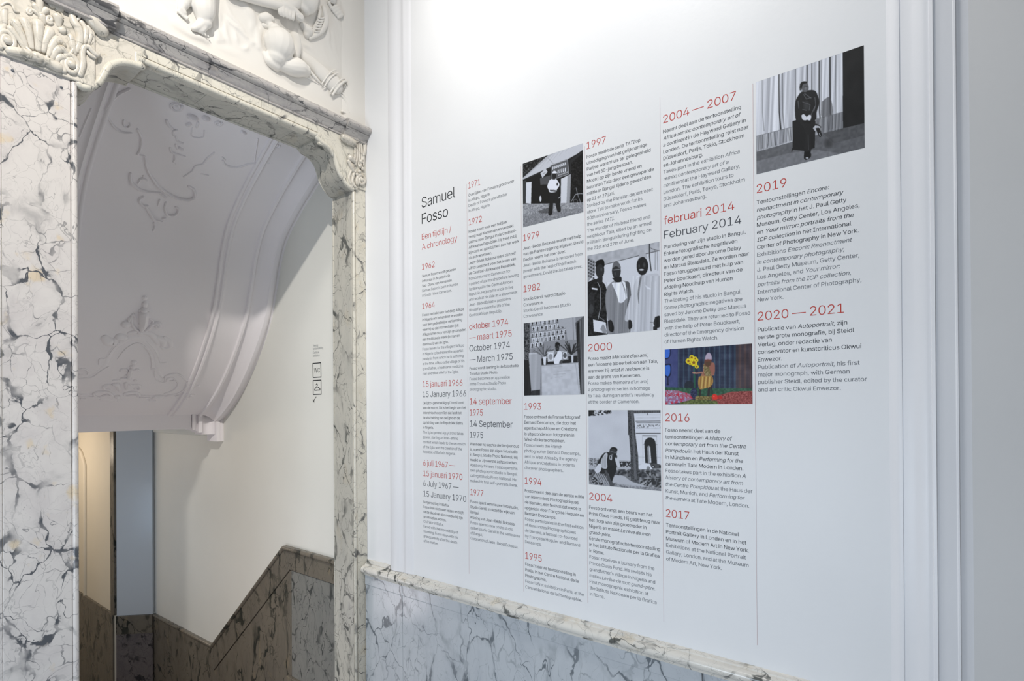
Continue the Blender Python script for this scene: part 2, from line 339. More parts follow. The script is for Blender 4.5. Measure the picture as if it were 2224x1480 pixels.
polyX('skirting', [(2.53, -1.605), (3.12, -1.608), (4.1, -2.47), (4.1, -2.7), (3.12, -1.85), (2.53, -1.75)], x0-.02, x0, MB_stair, sd)
# ================================================================ marble surround of the arch
ar = thing('marble_archway', 'veined marble archway surround with carved capitals and scrolled brackets', 'archway', (1.15, YA, 0))
YF = YA; YB = 2.527
LI = .590; RI = 1.722      # inner faces of the two piers
# left pier
box('pier_slab', .3945, .571, YF, YF+.03, 0, Z(1.135), MB_pier, ar, .0015)
box('pier_slab', -.20, .3936, YF+.001, YF+.03, 0, Z(1.135), MB_pier, ar, .0015)
box('jamb_slab', .574, LI-.002, YF+.012, YB, 0, Z(1.13), MB_jamb, ar, .002)
box('joint_fill', .38, .41, YF+.003, YF+.03, 0, Z(1.13), MB_jamb, ar)
def bead(x, ya, z0, z1, r, mat, name='edge_bead'):
    V, Fc = tube([(x, ya, z0), (x, ya, z1)], [r, r], (0, 1, 0), 14); return mesh(name, V, Fc, mat, ar, 60)
bead(.5815, YF+.004, .01, Z(1.12), .0095, MB_pier)
# right pier
box('pier_slab', 1.7395, XW, YF, YF+.03, 0, Z(1.12), MB_lint, ar, .0015)
box('jamb_slab', RI, 1.76, YF+.012, YB, 0, Z(1.12), MB_jamb, ar, .002)
bead(1.7305, YF+.005, .01, Z(1.09), .0085, MB_lint)
V, Fc = tube([(RI-.001, YB-.004, .01), (RI-.001, YB-.004, Z(1.08))], [.004]*2, (0, 1, 0), 8); mesh('back_bead', V, Fc, MB_jamb, ar, 60)
# lintel: soffit slabs, face fascia, edge bead
for a, b_ in ((.60, 1.03), (1.031, 1.42), (1.421, 1.72)):
    box('soffit_slab', a, b_, YF+.012, YB, Z(1.290), Z(1.32), MB_jamb, ar, .0012)
sweep('back_moulding', [(YB-.012, Z(1.286)), (YB-.004, Z(1.283)), (YB+.004, Z(1.286)), (YB+.004, Z(1.31)), (YB-.012, Z(1.31))], 'X', .79, 1.55, MB_jamb, ar, 30)
bp = [(YF+.03, Z(1.290))]+arc(YF+.004, Z(1.3015), .0125, -90, -270, 10)[::1]+[(YF+.03, Z(1.314))]
for a, b_ in ((.775, 1.160), (1.1605, 1.535)): sweep('lintel_bead', bp, 'X', a, b_, MB_lint, ar, 60)
for a, b_ in ((.772, 1.245), (1.2465, 1.540)): box('fascia_slab', a, b_, YF-.001, YF+.03, Z(1.3155), Z(1.352), MB_lint, ar, .0012)
# cornice in lengths; it breaks forward over both piers
def cornice(a, b_, f, sc_=1.0):
    y = YF-f
    p = [(YF+.03, Z(1.350)), (y-.001, Z(1.350)), (y-.007, Z(1.352)), (y-.008, Z(1.357)), (y-.005, Z(1.360))]
    p += [(y-.009, Z(1.364)), (y-.013, Z(1.370)), (y-.017, Z(1.378)), (y-.024, Z(1.385)), (y-.026, Z(1.388)), (y-.0245, Z(1.391))]
    p += arc(y-.024, Z(1.411), .020, 270, 90, 12)
    p += [(YF+.03, Z(1.433))]
    return sweep('cornice', p, 'X', a, b_, MB_roll, ar, 55)
for a, b_ in ((.688, 1.02), (1.0205, 1.36), (1.3605, 1.668)): cornice(a, b_, .0)
cornice(.36, .694, .026); cornice(1.664, 1.735, .012); cornice(1.7355, XW-.001, .012); cornice(-.2, .3595, .010)
# brackets: ogee outline in the plane of the arch, extruded through the wall
def XZ(pts): return [(onY(x, y, YF).x, onY(x, y, YF).z) for x, y in pts]
Lb = XZ([(171, 190), (180, 195.5), (192, 196.5), (205, 193), (216, 184), (223, 173), (229, 162), (237, 151), (249, 144), (263, 141.5), (279, 142.5), (293, 146), (308.5, 150.5)])
Rb = XZ([(689, 303), (697, 313), (708, 320), (719, 331), (727, 345), (731, 358), (734, 370), (739, 383), (747, 397), (756, 408), (766, 415)])
Lbx = catmull(Lb, 4); Rbx = catmull(Rb, 4)
def bracket(pts, x_out, name_root):
    P = [tuple(p) for p in pts]
    if x_out < 1: poly = [(x_out, P[0][1]+.0)]+P+[(P[-1][0], Z(1.349)), (x_out, Z(1.349))]
    else: poly = P+[(x_out, P[-1][1]), (x_out, Z(1.349)), (P[0][0], Z(1.349))]
    o = sweep('bracket_body', poly, 'Y', YF+.004, YB, MB_jamb, ar, 40)
    # raised bead along the outline, front and back
    for y, r in ((YF+.003, .0125), (YB-.002, .004)):
        V, Fc = tube([(p[0], y, p[1]+r*.9) for p in P], [r]*len(P), (0, 1, 0), 12); sub(mesh('bracket_bead', V, Fc, MB_lint, None, 60), o)
    poly2 = []
    for p in P: poly2.append((p[0], p[1]+.021))
    if x_out < 1: poly2 = [(x_out-.05, poly2[0][1]), *poly2, (P[-1][0]-.004, Z(1.349)), (x_out-.05, Z(1.349))]
    else: poly2 = [(P[0][0]+.004, Z(1.349)), *poly2, (x_out+.04, poly2[-1][1]), (x_out+.04, Z(1.349))]
    sub(sweep('bracket_cheek', poly2, 'Y', YF-.002, YF+.006, MB_cap if x_out < 1 else MB_lint, None, None), o); return o
bl = bracket(Lbx, LI-.01, ar); br = bracket(Rbx, 1.735, ar)
ex = onY(308, 130, YF).x
sub(box('bracket_end_block', ex-.022, ex+.002, YF-.004, YF+.012, Z(1.268), Z(1.325), MB_lint, None, .003), bl)
ex = onY(693, 290, YF).x
sub(box('bracket_end_block', ex-.004, ex+.022, YF-.004, YF+.012, Z(1.262), Z(1.315), MB_lint, None, .003), br)
# ---------------------------------------------------------------- carved capitals
def stroke(pts, ns=10, k=5, base=YF-.004, flat_=.8, hs=1., thin=1.):
    """pts: (px, py, radius in photo pixels, height in mm off the ground)"""
    pts = [(p[0], p[1], p[2], (p[3] if len(p) > 3 else 0)*hs) for p in pts]
    C3 = catmull(pts, k) if len(pts) > 1 else [np.array([pts[0][0], pts[0][1], pts[0][2], (pts[0][3] if len(pts[0]) > 3 else 0)], float)]*2
    P = []; R = []
    for x, y, r, h in C3:
        q = onY(x, y, base); P.append(np.array([q.x, base-h/1000, q.z])); R.append(max(.0006, r*mpp(q)*thin))
    if len(pts) == 1: P[1] = P[1]+np.array([.0005, 0, 0])
    return tube(P, R, (0, 1, 0), ns, flat_)
def spiral(cx, cy, r0_, r1_, turns, a0, rad0, rad1, h0=6, h1=12, sx=.8, n=7, skew=0.):
    pts = []
    m = int(turns*n)
    for i in range(m+1):
        t = i/m; a = a0+turns*2*math.pi*t; r = r0_*(1-t)+r1_*t
        x = cx+r*math.cos(a)*sx; pts.append((x, cy+r*math.sin(a)+skew*(x-cx), rad0*(1-t)+rad1*t, h0*(1-t)+h1*t))
    return pts
def carved(name, lst, mat, root, **k):
    k.setdefault('thin', 1.15 if root is cp else 1.1); k.setdefault('hs', .55)
    for s in lst: V, Fc = stroke(s, **k); mesh(name, V, Fc, mat, root, 60)
cp = thing('carved_capital', 'carved shell and scroll marble capital on top of the large left pier', 'capital', (.49, YA-.02, Z(1.13)))
box('ground_block', .30, .640, YF-.010, YF+.02, Z(1.128), Z(1.349), MB_cap, cp, .004)
box('ground_block', -.2, .298, YF-.004, YF+.02, Z(1.128), Z(1.349), MB_jamb, cp, .004)
lobes = [[(50, 106, 4, 16), (36, 84, 5, 18), (22, 66, 6.5, 16)], [(56, 106, 4, 16), (44, 78, 6.5, 20), (32, 54, 8.5, 18)], [(67, 106, 4.5, 18), (60, 74, 7, 22), (52, 50, 9, 18)],
         [(81, 110, 5, 20), (81, 82, 7.5, 25), (81, 56, 10, 20)], [(92, 112, 5, 18), (97, 90, 7, 22), (106, 72, 9, 18)], [(102, 116, 4.5, 14), (110, 94, 6.5, 14), (116, 77, 7, 10)],
         [(104, 122, 4.5, 18), (110, 104, 6.5, 22), (122, 90, 8, 20), (134, 98, 6, 14)], [(112, 130, 4.5, 18), (118, 115, 6, 22), (130, 109, 7.5, 20), (141, 116, 6, 14)], [(120, 140, 4, 16), (124, 130, 5, 20), (134, 126, 6, 18), (143, 132, 5, 12)]]
for s in lobes: carved('shell_lobe', [s], MB_cap, cp, k=5)
carved('base_roll', [[(20, 112, 8, 14), (50, 118, 9, 18), (62, 123, 9.5, 20), (73, 127, 8.5, 18)], [(76, 126, 9.5, 22), (84, 130, 9.5, 22)], [(88, 131, 8.5, 18), (105, 139, 9, 18), (122, 147, 10, 16)],
       [(100, 127, 3, 22), (96, 140, 3, 18)], [(56, 108, 2.5, 26), (64, 118, 3, 30), (56, 130, 2.5, 20)]], MB_cap, cp)
for c in ((14, 92), (152, 143)):
    carved('volute', [spiral(c[0], c[1], 25, 7, 1.7, 2.4, 5.5, 3.2, 12, 22, .82, 12, .3), [(c[0], c[1], 7.5, 24)]], MB_cap, cp, k=2)
carved('acanthus_leaf', [[(172, 163, 6, 10), (178, 140, 6, 14), (177, 118, 5, 18), (181, 106, 4.5, 24), (190, 106, 4.5, 28), (198, 115, 4.5, 26), (207, 122, 5, 20), (214, 118, 3, 14)],
       [(186, 112, 3, 16), (194, 122, 3.5, 20), (203, 127, 3.5, 18)], [(165, 112, 5, 10), (172, 90, 6.5, 16), (168, 66, 7.5, 20), (158, 48, 7, 18), (155, 30, 6, 14)],
       [(176, 104, 4, 10), (184, 84, 5, 14), (184, 66, 5, 16), (176, 52, 5, 16)], [(190, 96, 3.5, 8), (196, 76, 4, 12), (190, 62, 4, 14)], [(160, 118, 5, 8), (156, 100, 6.5, 12), (152, 82, 6, 12)],
       [(148, 124, 3, 14), (158, 108, 3, 18), (152, 100, 3, 16)], [(152, 128, 3, 14), (160, 134, 3, 18), (168, 144, 3, 14)]], MB_cap, cp)
carved('rolled_scroll', [[(190, 34, 14, 16), (204, 50, 14.5, 18), (217, 64, 14, 10)], spiral(188, 33, 12, 3, 1.6, .5, 2.8, 2, 36, 40, .9, 12), [(189, 32, 4.5, 38)], [(156, 30, 4, 14), (166, 16, 5, 20), (180, 17, 5, 26), (196, 22, 4, 26)],
       [(176, 20, 2, 30), (170, 40, 2.5, 24), (162, 52, 2, 16)]], MB_cap, cp, k=3)
carved('bud_flower', [[(86, 34, 4, 10), (84, 6, 6.5, 20)], [(86, 34, 4, 10), (74, 16, 5, 18)], [(88, 34, 4, 10), (98, 24, 5.5, 18)], [(88, 38, 4, 10), (72, 26, 3.5, 16)], spiral(62, 26, 6.5, 3, 1.1, .4, 2.8, 2.4, 12, 16, .85, 10),
       spiral(106, 45, 8, 3.5, 1.2, .8, 3.5, 3, 14, 18, .85, 10), [(92, 50, 6, 8), (90, 38, 7, 12)]], MB_cap, cp, k=3)
carved('smooth_petal', [[(112, 12, 7.5, 8), (106, 4, 5, 6)], [(127, 18, 9, 8), (128, 8, 6, 6)], [(124, 40, 9.5, 10), (126, 56, 5, 6)], [(133, 68, 6.5, 12), (142, 68, 6, 12), (150, 76, 4, 10)], [(120, 24, 1.5, 14), (132, 30, 1.5, 14), (136, 40, 1.5, 12)]], MB_cap, cp)
carved('thin_scroll', [[(2, 14, 2, 10), (12, 8, 2, 14), (24, 12, 2.2, 16), (31, 26, 2.5, 16), (38, 28, 2.5, 14)], [(10, 50, 5, 8), (8, 30, 6, 10), (12, 20, 4, 8)], [(2, 66, 6, 8), (10, 56, 4, 8)]], MB_cap, cp)
cr_ = thing('carved_capital', 'small carved marble capital in the corner above the right jamb', 'capital', (1.77, YA-.01, Z(1.1)))
box('ground_block', 1.69, XW-.001, YF-.006, YF+.01, Z(1.115), Z(1.349), MB_lint, cr_, .003)
carved('rolled_scroll', [[(745, 301, 8, 14), (754, 306, 8.5, 16), (764, 311, 8, 12)], spiral(771, 301, 9, 3, 1.4, .2, 2.6, 2, 14, 20, .7, 10), [(750, 296, 2.2, 22), (748, 306, 2.5, 22), (753, 314, 2, 20)]], MB_cap, cr_, k=3)
carved('fluting', [[(x, 312, 2.3, 8), (x+2, 335, 2.6, 9), (x-1+i*.4, 360, 2.2, 6)] for i, x in enumerate((768, 773, 778, 783, 788))]+[[(792, 306, 3, 12), (791, 325, 3.4, 14), (787, 348, 3, 10)]], MB_cap, cr_)
carved('flower_cluster', [[(760, 345, 7, 14), (765, 350, 5, 16)], [(756, 352, 4, 10), (762, 362, 5, 10), (766, 372, 3.5, 6)], [(768, 350, 3.5, 12), (770, 358, 3, 10)], [(783, 352, 4, 10)], [(780, 362, 4, 12)], [(786, 368, 4, 12)],
       [(779, 374, 4.5, 12)], [(774, 380, 4, 10)], [(787, 380, 3.5, 12)], [(770, 374, 3, 8)]], MB_cap, cr_)
carved('volute', [spiral(783, 393, 14, 5, 1.3, 2.6, 3.8, 3, 10, 16, .7, 12), [(784, 392, 5, 14)], [(768, 378, 2.6, 8), (764, 395, 3, 8), (772, 410, 3.5, 8)], [(762, 372, 2, 6), (757, 388, 2.4, 6), (764, 406, 2.4, 6)]], MB_cap, cr_, k=3)
for x, y in ((27, 153), (135, 190)):    # two small dowel plugs in the slab
    q = onY(x/1.0 if x > 200 else (x if x == 27 else 133), y if x != 27 else 153, YF)
    V, Fc = tube([(q.x, YF-.0015, q.z), (q.x, YF+.002, q.z)], [.0042, .0042], (0, 0, 1), 12); mesh('dowel_plug', V, Fc, T_grey, ar, 40)
# ================================================================ plaster relief above the arch
YR = YA+.018      # ground plane of the relief
def rs(pts, **k): k.setdefault('base', YR); k.setdefault('flat_', .95); return stroke(pts, **k)
# photo zoom helper: coordinates read in the two enlargements (9.25x) of the relief
def a_(x, y, r, h=0): return (360+x/9.25, y/9.25, r/9.25, h)
def b_c(x, y, r, h=0): return (560+x/9.25, y/9.25, r/9.25, h)
rel = thing('relief_ground', 'cream plaster relief ground with cloud, drapery and rounded border above the marble lintel', 'relief', (1.2, YR, Z(1.46)))
# border that turns the corner into the text wall
qx = onY(742, 150, YR).x
sweep('relief_border', [(qx-.02, YR+.004), (qx+.0, YR-.006), (qx+.03, YR-.016), (qx+.06, YR-.020), (qx+.09, YR-.019), (XW, YR-.02), (XW, YR+.01)], 'Z', Z(1.434), 4.9, P_relief, rel, 60)
box('relief_base', -.3, XW-.09, YR-.012, YR+.004, Z(1.433), Z(1.452), P_relief, rel, .004)
soft = []
def rl(name, lst, k=5, fl=.8):
    for s in lst: soft.append(rs(s, k=k, flat_=fl))
rl('cloud', [[a_(60, 330, 180, -6), a_(160, 420, 170, 0), a_(320, 560, 120, 4), a_(420, 640, 90, 6)], [a_(-200, 60, 140, -4), a_(-20, 300, 150, -2)], [a_(480, 690, 70, 8), a_(700, 770, 70, 10), a_(800, 830, 60, 8)],
             [a_(980, 680, 110, 0), a_(1100, 780, 80, 4)], [a_(900, 880, 120, -4), a_(1200, 1000, 150, -4), a_(1500, 1120, 160, -6)], [a_(1600, 1200, 160, -8), a_(2000, 1400, 160, -8), a_(2400, 1640, 150, -8)]], fl=.35)
rl('drapery', [[a_(1180, 40, 45, 2), a_(1260, 260, 55, 5), a_(1400, 450, 50, 6), a_(1560, 640, 40, 4)], [a_(1160, 330, 26, 4), a_(1300, 480, 28, 10), a_(1450, 600, 26, 10), a_(1600, 740, 24, 8), a_(1760, 870, 20, 4)],
               [a_(1180, 440, 30, 4), a_(1190, 650, 40, 6), a_(1260, 840, 40, 4)], [a_(1370, 600, 30, 4), a_(1400, 760, 36, 6), a_(1440, 880, 30, 4)], [a_(1680, 900, 40, 2), a_(1740, 860, 40, 6), a_(1820, 900, 30, 2)],
               [a_(1820, 600, 50, 4), a_(1850, 780, 60, 6), a_(1860, 960, 70, 4)], [a_(1500, 980, 40, 2), a_(1600, 990, 34, 6), a_(1650, 930, 26, 4)]], fl=.6)
rl('drapery', [[b_c(1240, 150, 50, 4), b_c(1320, 400, 46, 8), b_c(1400, 700, 46, 8), b_c(1420, 900, 40, 4), b_c(1600, 1300, 36, 2)], [b_c(1380, 100, 40, 2), b_c(1560, 330, 60, 2), b_c(1660, 600, 50, 2), b_c(1690, 950, 40, 0)],
               [b_c(1300, 1000, 60, 0), b_c(1450, 1300, 50, 0)], [b_c(1640, 180, 14, 6), b_c(1700, 420, 14, 8), b_c(1730, 900, 14, 4)]], fl=.5)
# more folds and scrolls that melt into the ground
rl('drapery', [[a_(1250, 100, 60, 0), a_(1330, 330, 60, 2), a_(1480, 520, 60, 2)], [a_(1560, 60, 90, 0), a_(1680, 260, 110, 4), a_(1740, 460, 80, 4), a_(1700, 620, 50, 2)], [a_(1000, 90, 60, 0), a_(1050, 300, 70, 4), a_(1060, 500, 60, 2)],
               [a_(950, 600, 60, 4), a_(1040, 700, 70, 6), a_(1030, 830, 60, 4)], [b_c(900, 900, 40, 4), b_c(1020, 960, 50, 4), b_c(1150, 1100, 50, 0)], [b_c(1500, 700, 50, 2), b_c(1540, 1000, 50, 2), b_c(1660, 1260, 40, 0)],
               [b_c(60, 560, 40, 4), b_c(20, 760, 50, 6), b_c(60, 1000, 50, 4), b_c(160, 1260, 40, 2)], [a_(100, 60, 80, -2), a_(260, 180, 60, 2), a_(240, 300, 50, 2)]], fl=.5)
gx0, gx1 = -.3, qx+.0
soft.append(([(x, y, z) for x in (gx0, gx1) for y in (YR-.0045, YR+.012) for z in (Z(1.434), Z(1.434)+1.2)], [(0, 1, 3, 2), (4, 6, 7, 5), (0, 4, 5, 1), (2, 3, 7, 6), (0, 2, 6, 4), (1, 5, 7, 3)]))
fuse('drapery_and_cloud', soft, P_relief, rel, .0055, 7)
# seated child on the left: only its legs are inside the frame
ch = thing('plaster_cherub', 'plaster cherub at the left of the relief, only its plump legs and feet in view', 'sculpture', tuple(onY(430, 30, YR)))
legs = [[a_(700, -420, 260, 18), a_(700, -150, 235, 22), a_(700, 80, 225, 24), a_(710, 260, 215, 24), a_(730, 420, 165, 22), a_(750, 500, 120, 22)],
        [a_(720, 470, 110, 22), a_(620, 560, 85, 22), a_(520, 610, 62, 20)], [a_(740, 540, 80, 22), a_(690, 640, 60, 22), a_(620, 660, 40, 20)],
        [a_(420, -300, 170, 10), a_(380, -60, 150, 12), a_(330, 100, 110, 14)], [a_(330, 90, 105, 14), a_(290, 200, 80, 14), a_(330, 280, 60, 14)]]
toes = [[a_(560+i*62, 640+i*30, 26-i*1.5, 20), a_(575+i*62, 668+i*30, 22-i, 20)] for i in range(5)] + [[a_(225+i*45, 235+i*38, 24+i*2, 14), a_(205+i*46, 262+i*38, 20+i*2, 13)] for i in range(5)]
fuse('legs', [rs(s, ns=14) for s in legs+toes], P_relief, ch, .0035, 2)
# reclining child with a rod
c2 = thing('plaster_cherub', 'reclining plaster cherub with round belly, gripping a rod in its fist', 'sculpture', tuple(onY(620, 90, YR)))
body = [[b_c(300, 640, 130, 18), b_c(330, 760, 260, 22), b_c(360, 920, 300, 26), b_c(350, 1060, 270, 26), b_c(330, 1180, 190, 22)],
        [b_c(700, 800, 120, 16), b_c(730, 980, 110, 16), b_c(720, 1120, 90, 14)],
        [b_c(450, 1330, 130, 14), b_c(620, 1380, 170, 20), b_c(780, 1400, 175, 20), b_c(900, 1440, 130, 16)], [b_c(120, 1100, 60, 8), b_c(200, 1250, 90, 12), b_c(340, 1340, 110, 12)],
        [b_c(1010, -260, 190, 26), b_c(960, -60, 200, 26), b_c(930, 130, 190, 26), b_c(880, 220, 130, 20)], [b_c(700, -60, 150, 22), b_c(660, 110, 130, 26), b_c(560, 170, 120, 30), b_c(500, 220, 100, 34)],
        [b_c(380, 120, 80, 30), b_c(480, 200, 100, 36), b_c(600, 270, 90, 34)], [b_c(880, 520, 70, 8), b_c(980, 640, 110, 8), b_c(960, 720, 70, 6)], [b_c(80, 380, 90, 8), b_c(180, 380, 90, 12), b_c(170, 480, 60, 8)]]
body += [[b_c(400+i*72, 225+i*32, 36, 44), b_c(395+i*68, 330+i*32, 36, 46), b_c(420+i*62, 400+i*24, 30, 42)] for i in range(4)] + [[b_c(350, 200, 40, 36), b_c(350, 310, 38, 36), b_c(375, 360, 30, 34)]]
fuse('body', [rs(s, ns=14) for s in body], P_relief, c2, .0035, 5)
V, Fc = join([rs([a_(1240, -110, 90, 22), a_(1800, 60, 95, 28), a_(2400, 240, 88, 34), b_c(740, 400, 80, 36)], ns=12), rs([a_(1460, -180, 60, 26), a_(2200, 60, 55, 30), b_c(300, 120, 50, 34)], ns=10), rs([b_c(700, 380, 84, 36), b_c(760, 415, 84, 36)], ns=8)])
par(mesh('held_rod', V, Fc, P_relief, None, 40), c2)
for s in [[a_(2000, 350, 90, 6), a_(2090, 400, 75, 8)], [a_(1960, 520, 50, 4), a_(2060, 560, 40, 4)]]: V, Fc = rs(s); par(mesh('small_cloth_fold', V, Fc, P_relief, None, 60), c2)
wg = thing('plaster_wing', 'small ribbed plaster wing to the right of the reclining cherub', 'sculpture', tuple(onY(690, 60, YR)))
for s in [[b_c(1300, 180, 50, 12), b_c(1330, 400, 60, 16), b_c(1290, 580, 55, 16), b_c(1180, 700, 50, 14), b_c(1020, 790, 34, 10)],
      [b_c(1215, 240, 24, 14), b_c(1190, 420, 40, 12), b_c(1120, 600, 50, 10), b_c(1020, 740, 40, 8)]]: V, Fc = rs(s, flat_=.8); par(mesh('wing_edge', V, Fc, P_relief, None, 60), wg)
for i in range(6):
    V, Fc = rs([b_c(1170-i*14, 400+i*55, 14, 20), b_c(1240-i*16, 415+i*52, 20, 24), b_c(1300-i*22, 380+i*55, 12, 20)]); par(mesh('feather', V, Fc, P_relief, None, 60), wg)
V, Fc = join([rs([b_c(1000+60*math.cos(a)*1.2, 700+60*math.sin(a), 16, 10) for a in np.linspace(0, 5.5, 8)]), rs([b_c(900, 520, 14, 14), b_c(960, 590, 16, 16), b_c(1060, 590, 14, 14)])]); par(mesh('curl', V, Fc, P_relief, None, 60), wg)
hd = thing('plaster_hand', 'plaster fist with curled fingers at the top right of the relief', 'sculpture', tuple(onY(725, 15, YR)))
hand = [[b_c(1440, -120, 130, 10), b_c(1460, 0, 90, 12)], [b_c(1400, 80, 40, 10), b_c(1440, 150, 36, 8)]]+[[b_c(1450+i*44, 200+i*58, 26, 12), b_c(1530+i*38, 160+i*58, 36, 14), b_c(1590+i*30, 130+i*60, 26, 10)] for i in range(4)]
fuse('fist', [rs(s, ns=12) for s in hand], P_relief, hd, .003, 1)
# quiver of arrows
def q_(x, y, r, h=0): return (600+x/8.705, 120+y/8.705, r/8.705, h)
qv = thing('plaster_quiver', 'plaster quiver of arrows slanting down to the lower right of the relief', 'sculpture', tuple(onY(735, 200, YR)))
V, Fc = rs([q_(480, 0, 90, 2), q_(700, 200, 130, 4), q_(940, 440, 165, 6), q_(1080, 560, 180, 8)], ns=16, flat_=.5); case = par(mesh('case', V, Fc, P_relief, None, 60), qv)
for k, (c, r) in enumerate((((960, 440), 14), ((1000, 500), 14), ((1120, 600), 16), ((1160, 650), 22))):
    pts = [q_(c[0]-130+260*t, c[1]+120-250*t+ (-(t-.5)**2*4+1)*(-60), r, 16+14*math.sin(t*3.14)) for t in np.linspace(0, 1, 7)]
    V, Fc = rs(pts, k=3); sub(mesh('band', V, Fc, P_relief, None, 60), case)
for i in range(7):
    V, Fc = rs([q_(1110+i*30, 700-i*24, 10, 20), q_(1130+i*30, 735-i*24, 7, 18)]); sub(mesh('tooth', V, Fc, P_relief, None, 60), case)
for i in range(5):
    V, Fc = rs([q_(1180+i*34, 720-i*24, 16, 6), q_(1290+i*30, 880-i*14, 20, 8), q_(1330+i*36, 1060-i*24, 24, 10)]); par(mesh('arrow_shaft', V, Fc, P_relief, None, 60), qv)
for s in [[q_(1230, 1080, 30, 8), q_(1290, 1110, 24, 6)], [q_(1350, 1100, 30, 10), q_(1380, 1130, 22, 6)], [q_(1430, 1040, 34, 10), q_(1500, 1060, 26, 6)], [q_(1480, 960, 30, 8), q_(1530, 940, 24, 6)],
       [q_(1560, 980, 24, 6), q_(1600, 1000, 16, 4)], [q_(1280, 480, 26, 8), q_(1340, 500, 22, 8), q_(1390, 500, 16, 6)], [q_(1300, 440, 16, 6), q_(1380, 540, 14, 6)]]: V, Fc = rs(s); par(mesh('arrow_feather', V, Fc, P_relief, None, 60), qv)
for s in [[q_(560, 180, 26, 2), q_(640, 340, 30, 6), q_(760, 480, 26, 8), q_(840, 560, 14, 6)], [q_(540, 420, 14, 4), q_(660, 480, 16, 6), q_(800, 560, 12, 4)]]: V, Fc = rs(s); par(mesh('ribbon', V, Fc, P_relief, None, 60), qv)
# ================================================================ stucco ornaments on the vault
def vs(pts, k=5, ns=8, flat_=1.5, thin=1.12):
    C3 = catmull([(p[0], p[1], p[2], (p[3] if len(p) > 3 else 0)) for p in pts], k) if len(pts) > 1 else [np.array([pts[0][0]-.3, pts[0][1], pts[0][2], 0.]), np.array([pts[0][0]+.3, pts[0][1], pts[0][2], 0.])]
    P = []; R = []; U = []
    for x, y, r, h in C3:
        q, n = vault_at(x, y, h/1000); P.append(q); R.append(r*mpp(q)*thin); U.append(n)
    return tube(P, R, U, ns, flat_)
def orn(name, lst, root, **k):
    for s in lst: V, Fc = vs(s, **k); par(mesh(name, V, Fc, P_vault, None, 60), root)
def c4(*p): return [(160+x/3.968, 160+y/3.968, r/3.968) for x, y, r in p]
def c5(*p): return [(160+x/3.289, 540+y/3.289, r/3.289) for x, y, r in p]
def c6(*p): return [(160+x/5.691, 720+y/5.691, r/5.691) for x, y, r in p]
def vsp(cx, cy, r0_, r1_, turns, a0, rad, conv, sy=1.):
    m = int(turns*8); return conv(*[(cx+(r0_+(r1_-r0_)*i/m)*math.cos(a0+turns*6.283*i/m), cy+sy*(r0_+(r1_-r0_)*i/m)*math.sin(a0+turns*6.283*i/m), rad) for i in range(m+1)])
u1 = thing('stucco_ornament', 'faint stucco scroll and leaf cartouche high on the stair vault', 'stucco ornament', tuple(vault_at(330, 400)[0]))
orn('scroll', [c4((550, 480, 8), (580, 540, 9), (583, 600, 9), (572, 660, 9), (550, 695, 8)), c4((550, 695, 6), (585, 705, 6), (612, 715, 7), (622, 780, 9), (650, 860, 10), (720, 960, 12), (790, 1020, 12), (880, 1070, 12), (980, 1090, 12), (1040, 1065, 12), (1035, 1000, 10), (990, 970, 8))], u1)
orn('scroll', [c4((480, 130, 10), (380, 180, 12), (300, 260, 14), (270, 340, 10), (310, 400, 8), (350, 460, 9), (420, 505, 10), (500, 512, 6)), c4((430, 400, 6), (432, 445, 7), (465, 462, 7), (488, 440, 7), (480, 425, 5))], u1)
orn('shell', [c4((490, 860, 10), (490, 920, 12), (520, 965, 14), (580, 1005, 12), (660, 1022, 10), (745, 1028, 7)), c4((555, 945, 7), (572, 912, 9), (600, 905, 9), (632, 920, 7)), c4((600, 890, 6), (600, 880, 6))], u1)
orn('leaf', [c4((600, 1060, 8), (570, 1080, 10), (568, 1110, 10), (600, 1140, 9), (640, 1140, 7)), c4((620, 1150, 10), (650, 1190, 12), (670, 1230, 12), (700, 1265, 10), (760, 1278, 6)), c4((690, 1290, 8), (700, 1320, 8), (685, 1355, 9)),
      c4((740, 1090, 8), (726, 1140, 5)), c4((795, 1110, 7), (785, 1170, 9), (810, 1220, 9), (860, 1225, 9), (895, 1200, 9), (900, 1165, 9), (880, 1150, 8)), c4((745, 1035, 8), (790, 1065, 10)), c4((770, 1250, 10), (790, 1248, 7))], u1)
orn('garland', [c4((800, 400, 10), (815, 440, 12), (850, 475, 9)), c4((860, 530, 7), (858, 495, 8), (890, 485, 7)), c4((880, 540, 7), (900, 585, 8), (940, 600, 8)), c4((910, 640, 12), (935, 655, 12)), c4((830, 640, 7), (845, 675, 8), (880, 690, 8), (960, 715, 6)), c4((880, 610, 8), (895, 650, 8)),
      c4((870, 700, 7), (872, 740, 7), (860, 760, 6), (876, 780, 5))], u1)
orn('rosette', [vsp(880, 280, 55, 12, 1.6, 0, 11, c4, .75), c4((880, 280, 14))], u1)
orn('rosette', [c4((1010, 370, 26), (1040, 380, 24)), c4((1130, 380, 22), (1150, 385, 20)), c4((980, 440, 14), (1000, 430, 14)), c4((1070, 420, 9), (1060, 460, 8))], u1)
orn('rosette', [vsp(1245, 425, 32, 8, 1.3, 0, 9, c4, .7), vsp(1750, 615, 26, 6, 1.2, 0, 8, c4, .9), c4((1450, 500, 14), (1470, 510, 14))], u1)
orn('scroll', [c4((1280, 720, 6), (1300, 742, 8)), c4((1285, 750, 7), (1310, 785, 8), (1370, 806, 8), (1440, 800, 8), (1500, 780, 7), (1560, 772, 6), (1680, 772, 6)), c4((1210, 680, 6), (1150, 730, 7), (1110, 780, 6), (1050, 795, 6), (1020, 840, 6), (950, 890, 6)), c4((1100, 865, 5), (1160, 878, 6)), c4((1600, 740, 5), (1680, 765, 5))], u1)
